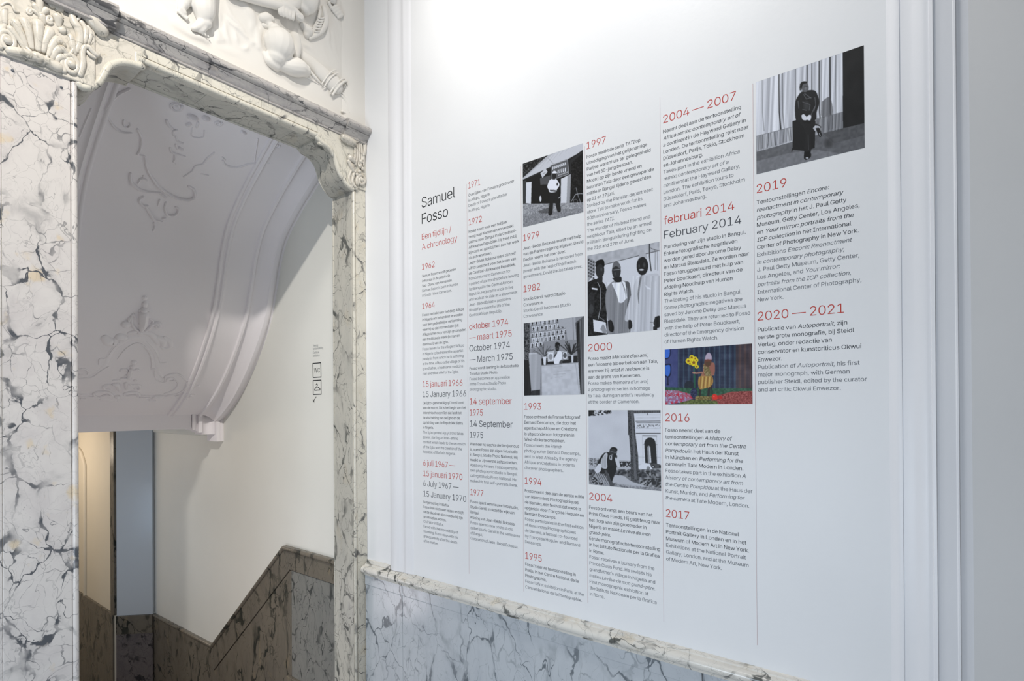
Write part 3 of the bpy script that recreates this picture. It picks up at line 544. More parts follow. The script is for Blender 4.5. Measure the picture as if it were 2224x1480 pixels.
orn('fillet', [c4((1585, 560, 6), (1570, 660, 6), (1555, 760, 6)), c4((1640, 660, 6), (1620, 730, 6)), c4((290, 150, 10), (210, 240, 8)), c4((150, 300, 8), (90, 440, 9), (50, 540, 8)), c4((1020, 470, 5), (1020, 540, 5), (1110, 548, 5), (1125, 490, 5))], u1)
u2 = thing('stucco_ornament', 'raised stucco arched band topped by leaves and stacked balls, low on the vault', 'stucco ornament', tuple(vault_at(315, 700)[0]))
orn('finial_ball', [c5((508, 353, 15))], u2, flat_=1); orn('finial_ball', [c5((508, 395, 18), (508, 410, 16))], u2, flat_=1)
orn('finial_cup', [c5((470, 445, 7), (500, 428, 9), (535, 445, 7)), c5((500, 440, 22), (505, 455, 16))], u2)
orn('leaf', [c5((440, 500, 6), (428, 468, 7), (410, 495, 8), (415, 540, 9), (440, 575, 9), (470, 595, 8)), c5((545, 505, 6), (565, 520, 7), (545, 560, 9), (510, 590, 8)), c5((468, 540, 7), (472, 575, 7)), c5((520, 540, 6), (510, 572, 6)), c5((500, 470, 30), (495, 540, 24), (485, 580, 14)),
      c5((400, 500, 10), (385, 540, 7)), c5((560, 540, 12), (590, 530, 9))], u2)
orn('leaf_ball', [c5((373, 542, 27))], u2, flat_=.9); orn('leaf_ball', [vsp(598, 552, 22, 8, 1.2, 4, 10, c5), c5((604, 556, 12))], u2)
orn('leaf_ball', [c5((476, 602, 17))], u2, flat_=.9)
orn('scroll', [c5((225, 640, 24), (248, 665, 32), (280, 680, 22), (300, 650, 18)), c5((330, 632, 28), (355, 638, 26)), c5((400, 605, 14), (450, 592, 12))], u2, flat_=.6)
orn('scroll', [c5((500, 600, 14), (545, 610, 18), (580, 640, 20), (600, 670, 18)), c5((600, 640, 20), (640, 660, 24), (640, 690, 16)), c5((650, 640, 14), (690, 670, 16), (690, 705, 14), (650, 718, 12), (625, 700, 8))], u2, flat_=.6)
orn('arched_band', [c6((200, 560, 12), (300, 500, 16), (400, 400, 20), (450, 280, 24), (540, 170, 28), (680, 95, 32), (820, 90, 32), (940, 170, 30), (1010, 270, 28), (1030, 390, 22), (1050, 500, 18), (1110, 600, 14))], u2, flat_=.22, ns=10)
orn('arch_fillet', [c6((545, 340, 5), (620, 240, 6), (700, 175, 6), (790, 145, 7), (880, 195, 8), (945, 290, 8), (967, 390, 8), (960, 455, 7)), c6((960, 465, 7), (1000, 470, 7), (1000, 540, 7), (1030, 600, 7), (1090, 630, 7), (1140, 620, 6)),
      c6((900, 120, 6), (1000, 230, 6), (1050, 330, 6), (1075, 385, 7), (1150, 382, 7)), c6((640, 60, 6), (500, 200, 6), (400, 330, 6), (320, 340, 7), (312, 410, 6))], u2)
orn('volute', [c6((1130, 610, 7), (1130, 560, 8), (1190, 530, 9), (1260, 522, 9), (1330, 550, 9), (1375, 600, 8)), c6((1070, 545, 7), (1110, 580, 8)), c6((1150, 600, 7), (1165, 580, 8), (1210, 575, 8), (1245, 590, 8), (1225, 608, 7), (1190, 610, 6)), c6((1255, 600, 7), (1285, 640, 8), (1270, 690, 8), (1215, 735, 8), (1120, 770, 7)),
      c6((1390, 640, 7), (1390, 690, 9), (1340, 740, 9), (1250, 780, 8)), c6((75, 465, 8), (130, 462, 9), (180, 500, 8), (170, 530, 6)), c6((70, 530, 7), (100, 535, 8)), c6((430, 435, 6), (330, 490, 8), (240, 560, 8), (80, 582, 8))], u2)
orn('step', [c6((1385, 608, 6), (1500, 612, 6)), c6((1400, 628, 6), (1525, 632, 6)), c6((1440, 660, 12), (1550, 665, 12))], u2)
u3 = thing('stucco_ornament', 'small stucco leaf spray with little balls and wide scrolls just above the plaster beam', 'stucco ornament', tuple(vault_at(285, 850)[0]))
orn('finial_ball', [c6((742, 380, 28))], u3, flat_=1); orn('finial_ball', [c6((715, 432, 20), (730, 432, 20))], u3)
orn('leaf', [c6((575, 490, 10), (590, 468, 12), (640, 468, 14), (660, 490, 10)), c6((750, 480, 10), (785, 468, 13), (812, 488, 10)), c6((705, 470, 20), (690, 530, 26), (680, 570, 20)), c6((640, 545, 12), (660, 550, 12))], u3)
orn('leaf', [c6((590, 580, 12), (640, 575, 16), (700, 590, 13)), c6((490, 605, 10), (530, 598, 14), (560, 605, 10)), c6((500, 650, 20), (540, 660, 24), (560, 720, 18)), c6((750, 605, 12), (765, 612, 12)), c6((640, 640, 16), (650, 710, 14)), c6((690, 655, 10), (720, 665, 10))], u3)
orn('scroll', [c6((440, 720, 10), (380, 710, 13), (370, 675, 14), (430, 658, 13), (490, 670, 10)), c6((740, 660, 10), (800, 660, 13), (825, 690, 13), (790, 720, 12), (750, 705, 9))], u3)
orn('wide_scroll', [c6((310, 815, 9), (260, 795, 12), (250, 765, 13), (320, 742, 14), (420, 748, 14), (480, 785, 12)), c6((330, 805, 12), (400, 785, 14), (440, 800, 10))], u3)
orn('wide_scroll', [c6((650, 800, 9), (620, 775, 12), (680, 750, 14), (770, 752, 14), (815, 780, 12), (790, 810, 9)), c6((660, 795, 12), (740, 785, 14), (770, 800, 9))], u3)
orn('leaf_ball', [c6((530, 800, 26), (545, 805, 26))], u3); orn('bud', [c6((360, 840, 30), (460, 850, 34)), c6((560, 860, 20), (600, 850, 20))], u3, flat_=.3)
orn('moulding_bar', [c6((68, 775, 6), (230, 780, 6)), c6((68, 800, 9), (235, 805, 9)), c6((820, 790, 8), (1000, 798, 8)), c6((820, 815, 9), (930, 820, 9)), c6((1000, 800, 6), (960, 835, 8), (910, 845, 6))], u3)
orn('garland', [c6((1010, 800, 22), (1060, 800, 26), (1100, 800, 20)), c6((1130, 800, 12), (1190, 785, 14), (1260, 775, 10)), c6((1265, 795, 14), (1285, 795, 12)), c6((940, 850, 12), (1000, 855, 12)), c6((90, 830, 12), (130, 830, 12))], u3)
orn('shell', [vsp(1405, 795, 55, 18, .8, 3.2, 14, c6, .6), c6((1440, 775, 20), (1470, 785, 18))], u3)
# letter outlines: code, advance, then contours as x y pairs in thousandths of the size
GLYPHS = """65 480 : 16 0 201 509 276 509 463 0 395 0 287 302 272 346 232 478 245 478 213 371 191 302 85 0 : 110 142 110 199 370 199 370 142
66 456 : 60 0 60 509 241 509 274 507 304 501 329 491 350 477 367 461 381 442 390 421 396 398 398 374 397 353 393 336 387 320 368 295 343 278 315 267 315 262 331 260 347 254 363 245 378 234 391 220 402 203 411 184 416 161 418 136 416 111 410 88 400 67 386 48 368 31 344 18 317 8 284 2 247 0 : 125 57 245 57 281 60 309 67 330 80 344 96 353 115 355 137 354 153 350 169 333 197 320 209 306 218 289 225 269 229 248 231 125 231 : 125 285 238 285 273 290 288 296 302 304 314 314 323 326 330 340 335 355 336 372 333 393 326 412 313 429 294 442 270 449 240 452 125 452
67 510 : 267 -7 225 -3 186 7 150 25 119 49 92 79 70 115 53 157 44 203 40 254 44 305 53 352 70 393 92 429 119 459 150 484 186 501 225 512 267 516 317 511 362 496 383 485 419 456 435 438 448 418 459 397 473 348 408 348 404 365 389 395 380 407 357 428 344 437 330 444 315 449 300 453 267 456 237 453 209 445 184 432 161 414 141 391 125 364 113 332 106 295 103 254 106 213 113 177 125 145 141 117 161 94 184 76 210 63 237 56 267 53 300 56 330 65 344 72 357 81 369 90 380 102 397 128 404 144 408 160 473 160 467 135 459 112 448 91 435 71 420 53 402 38 383 24 363 13 341 5 317 -2 293 -6
68 502 : 219 0 96 0 96 57 215 57 254 60 288 68 318 81 343 99 363 122 379 149 390 181 397 216 399 255 397 294 390 329 379 361 364 388 344 410 320 428 291 441 258 449 221 452 93 452 93 509 225 509 273 505 315 495 353 478 385 455 412 426 433 391 449 351 458 306 462 255 458 205 449 159 433 119 411 83 384 54 351 31 312 14 268 3 : 125 509 125 0 60 0 60 509
69 419 : 60 0 60 509 372 509 372 452 125 452 125 286 355 286 355 229 125 229 125 57 375 57 375 0
70 410 : 60 0 60 509 369 509 369 452 125 452 125 278 346 278 346 221 125 221 125 0
71 520 : 269 -7 225 -3 185 7 149 25 118 49 91 79 69 116 53 157 43 203 40 254 43 305 53 352 69 393 91 429 117 459 149 484 184 501 223 512 265 516 316 510 340 504 384 483 421 453 436 436 449 416 460 395 468 373 474 349 408 349 395 379 378 406 368 417 344 436 330 443 300 453 265 456 236 453 209 445 183 432 160 414 141 392 125 364 113 332 106 295 103 254 106 213 113 177 125 145 141 117 161 95 184 76 210 63 238 56 269 53 296 55 322 61 345 71 365 85 382 102 396 123 407 147 413 173 415 202 434 199 283 199 283 256 478 256 478 200 475 160 466 124 451 91 431 62 406 38 377 19 344 5 308 -4
72 517 : 60 0 60 509 125 509 125 289 392 289 392 509 457 509 457 0 392 0 392 232 125 232 125 0
73 300 : 31 0 31 57 118 57 118 452 31 452 31 509 269 509 269 452 183 452 183 57 269 57 269 0
74 396 : 185 -7 143 -2 106 11 75 33 52 63 38 100 33 145 33 173 98 173 100 117 108 93 122 74 139 61 160 53 185 50 209 53 230 61 248 74 261 93 269 117 272 145 272 509 336 509 336 145 332 100 318 63 294 33 263 11 227 -2
75 467 : 104 145 104 216 174 303 364 509 448 509 231 276 228 276 : 60 0 60 509 125 509 125 0 : 372 0 188 259 228 309 449 0
76 393 : 60 0 60 509 125 509 125 57 361 57 361 0
77 628 : 60 0 60 509 152 509 284 170 322 49 307 49 349 179 476 509 568 509 568 0 504 0 504 327 507 457 513 457 477 348 342 0 286 0 170 291 112 457 119 457 121 386 122 0
78 523 : 60 0 60 509 136 509 363 151 388 107 414 55 405 54 399 142 399 509 463 509 463 0 387 0 202 290 168 346 108 452 119 454 125 313 125 0
79 533 : 267 -7 225 -3 186 7 150 25 119 49 92 79 70 115 53 157 44 203 40 254 44 305 53 352 70 393 92 429 119 459 150 484 186 501 225 512 267 516 309 512 348 501 384 484 415 459 442 429 464 393 480 352 490 305 493 254 490 203 480 157 464 115 442 79 415 49 384 25 348 7 309 -3 : 267 53 296 55 324 63 349 76 372 94 392 116 408 144 420 176 428 213 430 254 428 295 420 332 408 365 392 392 372 415 349 433 324 446 296 453 267 456 237 453 210 445 184 433 161 415 142 392 125 364 113 332 106 295 103 254 106 213 113 176 125 144 142 117 161 94 184 76 210 63 237 55
80 445 : 60 0 60 509 235 509 272 506 305 499 332 487 356 471 375 452 390 430 400 404 407 377 409 348 407 318 400 291 390 265 375 243 356 223 332 207 305 195 272 188 235 186 125 186 125 0 : 125 242 233 242 257 244 279 248 297 256 312 266 324 279 333 294 339 310 343 328 343 367 333 402 324 416 312 428 297 439 279 446 257 451 232 452 125 452
82 449 : 60 0 60 509 236 509 273 506 305 500 333 489 356 473 376 455 390 433 401 408 407 381 409 352 407 323 401 296 390 271 376 250 356 232 333 217 305 206 273 200 236 198 125 198 125 0 : 125 256 258 256 280 260 298 267 313 276 325 287 334 300 340 316 344 333 344 371 340 389 334 405 325 419 313 430 298 440 258 451 125 452 : 353 0 230 229 303 229 428 0
83 447 : 224 -9 188 -7 156 -1 128 9 102 23 81 40 64 60 51 83 42 109 38 137 104 137 108 118 114 102 123 88 150 66 185 53 224 49 246 50 267 54 286 60 303 69 317 79 329 92 338 106 344 122 346 139 340 168 322 189 296 205 263 217 184 239 145 253 112 269 86 289 67 313 56 341 52 372 54 400 62 425 75 448 92 468 113 484 138 498 165 508 195 514 227 516 259 514 289 508 316 498 340 484 360 468 377 449 390 427 398 403 401 378 337 378 332 402 320 421 302 437 280 449 254 456 225 459 185 454 167 448 152 440 139 430 129 418 121 405 117 391 115 376 117 359 122 345 142 324 155 315 184 302 295 270 312 264 344 248 359 238 384 213 395 198 402 180 407 161 408 139 406 112 399 87 386 64 370 43 349 25 323 11 294 0 261 -7
84 449 : 32 452 32 509 417 509 417 452 257 452 257 0 193 0 193 452
85 517 : 259 -8 220 -6 186 2 154 15 126 33 103 55 85 80 71 108 63 140 60 173 60 509 124 509 124 178 126 155 132 133 141 113 153 95 169 80 187 68 208 59 232 53 259 52 285 53 309 59 331 68 349 80 364 95 377 113 385 133 391 155 393 178 393 509 457 509 457 173 454 140 446 108 433 80 414 55 391 33 363 15 332 2 297 -6
86 480 : 204 0 16 509 84 509 207 164 248 31 235 31 257 107 283 187 395 509 463 509 278 0
87 686 : 155 0 16 509 82 509 172 162 197 40 189 40 203 111 215 162 306 509 380 509 462 196 497 40 488 40 506 128 603 509 670 509 530 0 455 0 362 345 351 391 336 475 350 475 330 371 230 0
89 472 : 203 0 203 208 16 509 91 509 203 327 231 274 250 230 224 230 242 275 260 310 280 344 381 509 455 509 268 208 268 0
90 438 : 42 0 42 46 273 385 306 431 341 476 348 454 285 452 40 452 40 509 397 509 397 462 169 129 110 49 97 33 90 54 152 57 399 57 399 0
97 389 : 160 -9 115 -3 94 5 76 15 60 29 48 45 38 63 32 84 30 108 32 128 36 146 43 161 53 174 64 184 92 200 125 211 178 220 247 229 257 231 265 235 271 240 276 255 275 272 272 285 267 297 260 307 240 322 227 327 196 331 178 330 163 327 137 316 127 309 110 292 100 274 41 291 51 313 64 331 79 346 95 358 114 368 133 375 153 380 173 383 208 384 239 379 271 369 300 350 312 336 322 320 330 301 335 278 337 251 337 0 277 0 277 52 272 52 267 43 252 25 242 16 229 8 215 1 199 -4 : 170 45 192 47 211 51 228 59 242 68 254 80 263 93 270 108 274 122 276 138 276 190 267 184 251 180 147 163 134 159 122 153 112 147 103 139 97 130 93 118 92 105 96 82 102 72 109 64 119 57 130 52 142 48
98 424 : 229 -8 208 -7 189 -3 172 4 147 21 123 50 118 59 112 59 112 0 53 0 53 509 114 509 114 319 118 319 137 346 171 373 188 379 207 383 229 384 259 382 287 374 313 361 335 342 354 320 370 293 381 261 388 227 390 189 388 151 381 116 370 84 355 57 336 34 313 16 288 3 260 -6 : 220 47 242 49 262 55 279 66 294 80 306 97 316 117 323 139 327 163 328 189 327 215 323 239 316 261 307 281 295 298 280 311 262 322 243 328 220 330 198 328 178 322 161 312 147 299 134 282 125 263 118 241 114 216 114 162 118 138 125 115 135 95 147 78 162 65 179 55 198 49
99 396 : 207 -8 174 -5 144 3 117 16 93 35 72 58 56 85 44 116 37 150 34 187 37 225 44 260 56 291 72 318 93 341 117 360 144 374 174 382 226 384 260 377 276 371 305 356 330 335 349 308 362 277 303 262 300 272 290 289 278 304 270 311 242 325 231 328 207 330 184 328 163 321 145 310 130 296 118 278 108 258 102 236 96 187 102 139 108 117 118 97 130 80 145 66 163 55 184 49 207 46 220 47 253 55 271 66 279 73 292 89 301 107 304 117 363 102 350 70 341 56 331 43 306 21 292 12 261 -1 244 -5
100 424 : 195 -8 165 -6 137 3 111 16 89 34 70 57 55 84 43 116 36 151 34 189 36 227 43 261 55 293 70 320 89 342 112 361 137 374 165 382 196 384 218 383 237 379 253 373 278 355 295 336 306 319 311 319 311 509 372 509 372 0 313 0 313 59 307 59 287 31 266 12 236 -3 217 -7 : 205 47 226 49 246 55 263 65 278 78 290 95 299 115 306 138 310 162 312 189 310 216 306 241 300 263 290 282 278 299 263 312 246 322 227 328 205 330 182 328 162 322 145 311 130 298 118 281 108 261 102 239 98 215 96 189 98 163 102 139 109 117 118 97 130 80 145 66 162 55 182 49
101 404 : 212 -8 177 -5 145 3 117 16 92 35 72 58 56 85 44 116 37 150 34 187 36 224 44 258 55 290 71 317 91 340 115 359 142 373 172 382 205 384 246 380 266 374 285 366 303 355 319 341 334 324 347 305 357 282 365 256 370 227 371 169 75 169 75 221 338 221 310 202 308 226 304 248 298 269 288 286 277 301 263 314 246 323 227 328 205 330 183 328 164 323 146 313 131 301 119 286 109 270 102 251 97 231 96 211 96 178 98 151 102 127 110 106 121 88 135 73 151 61 169 53 190 48 212 46 227 47 254 53 276 65 294 82 306 105 365 91 358 72 348 55 335 39 320 26 302 14 283 4 261 -3 237 -7
102 254 : 228 379 228 327 6 327 6 379 : 81 0 81 432 82 452 87 470 96 486 107 499 120 510 135 519 152 525 169 529 201 530 222 527 243 521 227 468 220 471 202 474 178 472 164 468 154 460 147 449 143 435 142 419 142 0
103 425 : 207 -151 156 -146 134 -140 114 -132 97 -122 82 -110 59 -84 51 -69 101 -41 122 -66 131 -74 142 -82 169 -93 207 -97 236 -95 261 -87 282 -75 298 -58 308 -34 311 -6 311 68 306 68 287 41 266 23 236 10 217 6 195 5 165 7 138 14 113 27 90 43 71 65 55 90 43 120 36 154 34 191 36 229 43 263 55 293 71 320 90 342 112 361 138 374 166 382 196 384 218 383 237 379 253 373 279 356 308 319 313 319 313 379 372 379 372 -9 370 -40 363 -67 350 -90 334 -109 314 -124 291 -136 265 -144 237 -149 : 205 59 227 61 246 66 264 75 278 87 290 103 300 121 307 142 311 166 312 193 311 219 307 242 300 264 291 283 279 299 264 312 247 322 227 328 205 330 182 328 163 322 145 312 130 298 118 282 109 262 102 241 98 218 96 193 98 167 102 144 109 123 118 104 131 88 145 76 163 66 183 61
104 410 : 114 227 114 0 53 0 53 509 114 509 114 287 102 287 116 319 132 344 152 362 175 374 200 382 227 384 252 383 275 377 295 369 313 356 328 340 341 321 350 298 355 271 357 240 357 0 296 0 296 235 293 263 286 286 273 304 256 318 235 326 210 329 192 328 176 324 161 317 147 308 136 297 126 283 119 266 115 248
105 167 : 53 0 53 379 114 379 114 0 : 84 443 73 444 63 448 47 463 43 472 41 483 43 494 47 504 54 512 63 518 84 524 105 518 114 512 121 504 125 494 126 483 125 472 121 463 105 448 95 444
106 167 : 53 379 114 379 114 -30 112 -52 108 -72 102 -90 92 -106 80 -119 65 -129 47 -137 27 -141 -10 -143 -10 -87 18 -85 31 -80 40 -72 47 -61 51 -46 53 -29 : 83 443 72 444 62 448 53 455 42 472 42 494 53 512 62 518 72 522 83 524 95 522 105 518 114 512 125 494 125 472 114 455 105 448 95 444
107 381 : 110 137 110 212 121 212 284 379 360 379 184 199 177 199 : 53 0 53 509 114 509 114 0 : 294 0 148 186 191 229 372 0
108 189 : 139 -2 112 0 91 8 74 20 62 37 55 59 53 84 53 509 114 509 114 83 120 62 126 57 135 53 146 52 170 54 181 3 154 -2
109 610 : 53 0 53 379 112 379 112 295 108 295 114 314 122 331 132 346 144 358 172 376 187 382 203 385 219 386 245 383 268 375 287 361 303 342 314 320 321 295 312 295 326 329 337 343 350 356 364 366 381 375 398 381 417 385 458 385 478 380 497 372 514 361 529 346 541 328 550 307 555 283 557 255 557 0 496 0 496 254 493 279 485 298 473 313 456 323 438 329 419 330 402 329 387 326 374 320 363 312 353 302 345 290 336 263 335 0 274 0 274 260 272 280 265 297 253 311 238 322 220 328 199 330 171 326 145 312 135 302 126 289 119 274 115 257 114 238 114 0
110 410 : 114 227 114 0 53 0 53 379 112 379 112 287 102 287 116 319 132 344 152 362 175 374 200 382 227 384 252 383 275 377 295 369 313 356 328 340 341 321 350 298 355 271 357 240 357 0 296 0 296 235 293 263 286 286 273 304 256 318 235 326 210 329 192 328 176 324 161 317 147 308 136 297 126 283 119 266 115 248
111 415 : 207 -8 174 -5 144 3 117 16 93 35 72 58 56 85 44 116 37 150 34 187 37 225 44 260 56 291 72 318 93 341 117 360 144 374 174 382 207 384 241 382 271 374 299 360 323 341 343 318 359 291 371 260 379 225 381 187 379 150 371 116 359 85 343 58 323 35 299 16 271 3 241 -5 : 207 46 231 49 252 55 270 66 285 80 298 97 307 117 314 139 318 163 319 187 318 212 314 236 307 258 298 278 285 296 270 310 252 321 231 328 207 330 184 328 163 321 145 310 130 296 118 278 108 258 102 236 96 187 102 139 108 117 118 97 130 80 145 66 163 55 184 49
112 424 : 53 -143 53 379 112 379 112 319 118 319 137 346 171 373 188 379 207 383 229 384 259 382 287 374 313 361 335 342 354 320 370 293 381 261 388 227 390 189 388 151 381 116 370 84 355 57 336 34 313 16 288 3 260 -6 229 -8 208 -7 189 -3 159 12 147 21 138 31 118 59 114 59 114 -143 : 220 47 242 49 262 55 279 66 294 80 306 97 316 117 323 139 327 163 328 189 327 215 323 239 316 261 307 281 295 298 280 311 262 322 243 328 220 330 198 328 178 322 161 312 147 299 134 282 125 263 118 241 114 216 114 162 118 138 125 115 135 95 147 78 162 65 179 55 198 49
113 424 : 372 -143 311 -143 311 59 306 59 287 31 266 12 236 -3 217 -7 195 -8 165 -6 137 3 111 16 89 34 70 57 55 84 43 116 36 151 34 189 36 227 43 261 55 293 70 320 89 342 112 361 137 374 165 382 196 384 218 383 237 379 253 373 267 364 287 346 307 319 313 319 313 379 372 379 : 205 47 226 49 246 55 263 65 278 78 290 95 299 115 306 138 310 162 312 189 310 216 306 241 300 263 290 282 278 299 263 312 246 322 227 328 205 330 182 328 162 322 145 311 130 298 118 281 108 261 102 239 98 215 96 189 98 163 102 139 109 117 118 97 130 80 145 66 162 55 182 49
114 259 : 53 0 53 379 112 379 112 321 115 321 124 339 137 354 152 367 171 377 191 383 213 385 243 384 243 322 236 324 207 326 174 321 159 315 146 306 135 296 126 284 119 269 115 254 114 237 114 0
115 365 : 182 -8 157 -7 133 -3 112 3 93 12 76 24 62 38 50 54 41 73 36 94 94 107 101 87 111 72 124 60 141 52 160 47 181 45 206 47 227 53 244 62 258 74 265 88 268 103 262 126 254 136 243 144 229 150 149 170 118 180 92 192 72 208 58 227 50 249 47 274 49 295 55 314 65 332 79 347 95 360 115 370 137 378 161 383 212 383 234 379 254 372 271 363 286 352 299 339 309 324 318 308 324 290 268 277 262 291 254 304 243 316 228 325 210 331 187 333 166 331 147 326 131 317 119 305 111 292 109 277 110 264 115 253 124 243 136 235 152 229 261 200 287 187 306 171 320 153 328 131 331 107 329 85 323 65 312 47 298 31 281 18 260 6 236 -2 210 -7
116 227 : 204 379 204 327 6 327 6 379 : 65 471 126 471 126 98 127 83 130 70 136 61 144 55 156 51 180 50 202 54 213 2 200 -2 168 -4 138 -1 113 7 92 21 77 41 68 64 65 93
117 410 : 182 -5 158 -3 135 2 115 11 97 23 82 39 69 59 60 82 54 109 53 139 53 379 114 379 114 144 116 117 124 94 137 75 154 61 175 53 200 50 218 51 234 55 249 62 263 71 274 83 283 97 290 113 295 132 296 153 296 379 357 379 357 0 298 0 298 92 307 92 294 60 277 35 257 17 234 5 209 -3
118 389 : 163 0 17 379 84 379 173 132 206 21 184 21 216 132 305 379 371 379 226 0
119 567 : 138 0 23 379 87 379 147 164 175 41 165 41 192 163 252 379 316 379 362 214 382 136 402 41 391 41 420 163 480 379 545 379 429 0 368 0 309 207 277 338 291 338 263 225 199 0
120 379 : 21 0 171 218 171 171 29 379 100 379 170 270 207 206 175 206 185 221 211 270 233 306 282 379 352 379 209 169 209 214 358 0 287 0 219 103 173 182 205 182 195 167 160 103 91 0
121 389 : 47 -139 61 -86 94 -90 104 -89 122 -81 138 -64 145 -51 163 -1 17 379 84 379 173 132 206 21 184 21 202 87 224 155 305 379 371 379 204 -58 196 -77 187 -93 177 -107 165 -119 139 -136 125 -141 109 -144 82 -145 57 -142
122 380 : 42 0 42 46 254 320 254 323 48 323 48 379 333 379 333 331 126 60 126 56 339 56 339 0
48 453 : 227 -7 191 -3 158 7 130 24 105 48 85 77 69 113 57 155 50 202 48 254 50 306 57 353 69 395 85 431 106 461 130 484 159 502 191 512 227 516 262 512 295 502 323 484 348 461 368 431 384 395 396 353 403 306 405 254 403 202 396 155 384 113 368 77 348 48 323 24 295 7 263 -3 : 227 50 250 52 271 60 290 74 306 92 320 116 330 144 338 176 342 213 344 254 342 295 338 332 330 365 320 393 306 416 290 435 271 449 250 457 227 460 203 457 182 449 163 435 147 416 134 393 123 365 115 332 111 295 109 254 111 213 115 176 123 144 134 116 147 92 163 74 182 60 203 52
49 453 : 76 0 76 55 391 55 391 0 : 276 509 276 0 212 0 212 448 209 448 86 358 86 427 198 509
50 453 : 64 0 64 47 252 248 282 282 294 298 311 327 316 341 320 371 319 389 315 405 308 419 298 431 287 441 273 449 258 455 224 460 205 458 188 454 172 447 159 438 148 427 139 413 132 398 128 381 127 362 66 362 68 391 75 418 86 442 102 464 121 482 143 496 168 507 196 513 225 516 254 513 281 507 306 497 328 482 346 465 361 445 372 423 379 398 381 372 380 354 377 336 363 299 336 259 317 235 267 180 153 60 153 57 389 57 389 0
51 453 : 218 -7 188 -5 159 1 133 10 108 22 88 38 70 57 57 79 48 104 44 132 109 132 112 115 118 100 126 87 137 76 150 66 165 59 200 51 239 51 258 55 275 61 291 69 304 80 315 93 323 108 328 125 328 163 323 180 316 196 306 211 292 223 275 234 254 241 229 246 201 248 157 248 157 299 288 448 288 452 70 452 70 509 372 509 372 461 211 278 211 289 247 290 279 286 308 276 333 262 354 244 371 222 383 198 391 173 393 145 390 116 383 90 370 66 354 45 333 27 309 12 281 2 251 -5
52 453 : 40 105 40 158 247 509 311 509 109 166 109 163 413 163 413 105 : 282 0 282 318 343 318 343 0
53 453 : 221 -7 192 -5 165 1 140 11 118 25 99 41 83 60 71 82 63 105 60 130 122 130 125 115 130 102 138 89 160 68 173 60 188 54 221 50 241 51 259 56 276 64 291 75 304 89 314 104 322 122 326 141 328 162 326 183 321 203 314 221 303 237 290 251 275 262 257 270 238 275 218 277 184 273 152 262 139 255 128 246 67 253 96 509 366 509 366 452 151 452 134 301 136 301 148 311 178 325 194 330 212 333 229 334 252 332 274 328 294 321 313 311 330 299 345 285 358 269 370 251 379 231 386 210 390 187 391 163 388 132 381 102 369 76 352 52 332 32 309 15 282 3 253 -4
54 453 : 226 -7 196 -4 168 3 142 15 119 31 100 51 84 74 73 101 66 130 64 162 65 187 71 212 80 239 93 268 112 302 252 509 322 509 151 261 145 261 165 288 184 302 208 311 235 314 265 312 291 305 316 295 337 280 355 262 370 240 380 215 387 187 389 157 387 127 379 98 368 73 352 50 333 30 310 14 284 3 257 -4 : 226 48 245 50 263 55 279 63 293 73 314 101 322 119 326 137 327 157 326 178 322 196 314 213 293 241 279 251 263 259 245 264 207 264 190 259 174 252 160 241 148 229 138 214 131 197 126 179 126 138 131 119 138 102 148 86 160 73 174 63 190 55 207 50
55 453 : 97 0 323 448 323 452 62 452 62 509 391 509 391 449 165 0
56 453 : 226 -7 193 -5 163 1 136 11 111 25 91 42 74 62 62 84 54 109 52 135 53 156 58 176 65 195 75 212 87 228 101 241 117 252 134 260 153 265 153 267 129 276 109 289 93 308 80 330 73 354 70 380 73 405 79 429 90 450 106 469 124 485 146 498 170 508 197 514 226 516 255 514 282 508 306 498 328 485 346 469 361 450 373 429 379 405 382 380 379 354 372 330 359 308 343 289 323 276 300 267 300 265 319 260 335 252 351 241 365 228 377 212 387 195 395 176 401 135 398 109 391 84 378 62 362 42 341 25 317 11 289 1 259 -5 : 226 49 248 50 285 60 313 79 323 91 331 106 335 121 337 139 335 157 330 173 322 189 312 202 283 223 265 230 247 234 206 234 187 230 169 223 140 202 130 189 122 173 117 157 115 139 117 121 121 106 129 91 139 79 167 60 185 54 205 50 : 226 290 244 291 260 294 274 300 287 308 298 318 307 330 314 344 318 359 318 392 314 407 308 420 299 432 288 442 260 455 244 459 208 459 192 455 164 442 153 432 138 407 134 392 134 359 138 344 145 330 154 318 165 308 178 300 193 294
57 453 : 226 516 256 513 285 506 310 494 333 478 352 458 368 434 380 408 387 378 389 347 387 322 382 296 373 270 359 240 340 207 315 168 200 0 130 0 301 248 307 248 302 238 295 229 278 214 268 207 257 202 232 195 188 197 161 203 137 214 116 229 98 247 83 269 72 294 66 321 64 352 66 382 73 411 85 436 101 459 120 479 143 494 168 506 196 513 : 226 460 207 459 190 454 174 446 148 423 138 407 131 390 127 372 125 352 127 331 131 313 138 295 148 280 160 268 174 257 190 250 207 245 226 243 263 249 279 257 293 267 305 280 322 312 326 330 327 350 326 371 322 390 305 422 293 435 279 446 263 454 245 459
46 188 : 95 -4 83 -3 73 1 55 18 51 29 50 41 51 53 55 64 73 81 83 85 95 87 118 81 128 73 135 64 140 53 140 29 135 18 128 9 118 1 107 -3
44 188 : 38 -119 68 71 137 71 84 -119
58 188 : 95 -4 83 -3 73 1 55 18 51 29 50 41 51 53 55 64 73 81 83 85 95 87 118 81 128 73 135 64 140 53 140 29 135 18 128 9 118 1 107 -3 : 95 271 83 272 73 277 63 284 55 294 51 304 50 316 51 328 55 339 63 349 73 356 83 360 95 362 118 356 128 349 135 339 140 328 140 304 128 284 118 277 107 272
45 453 : 337 244 337 188 114 188 114 244
8217 177 : 52 318 82 509 151 509 98 318
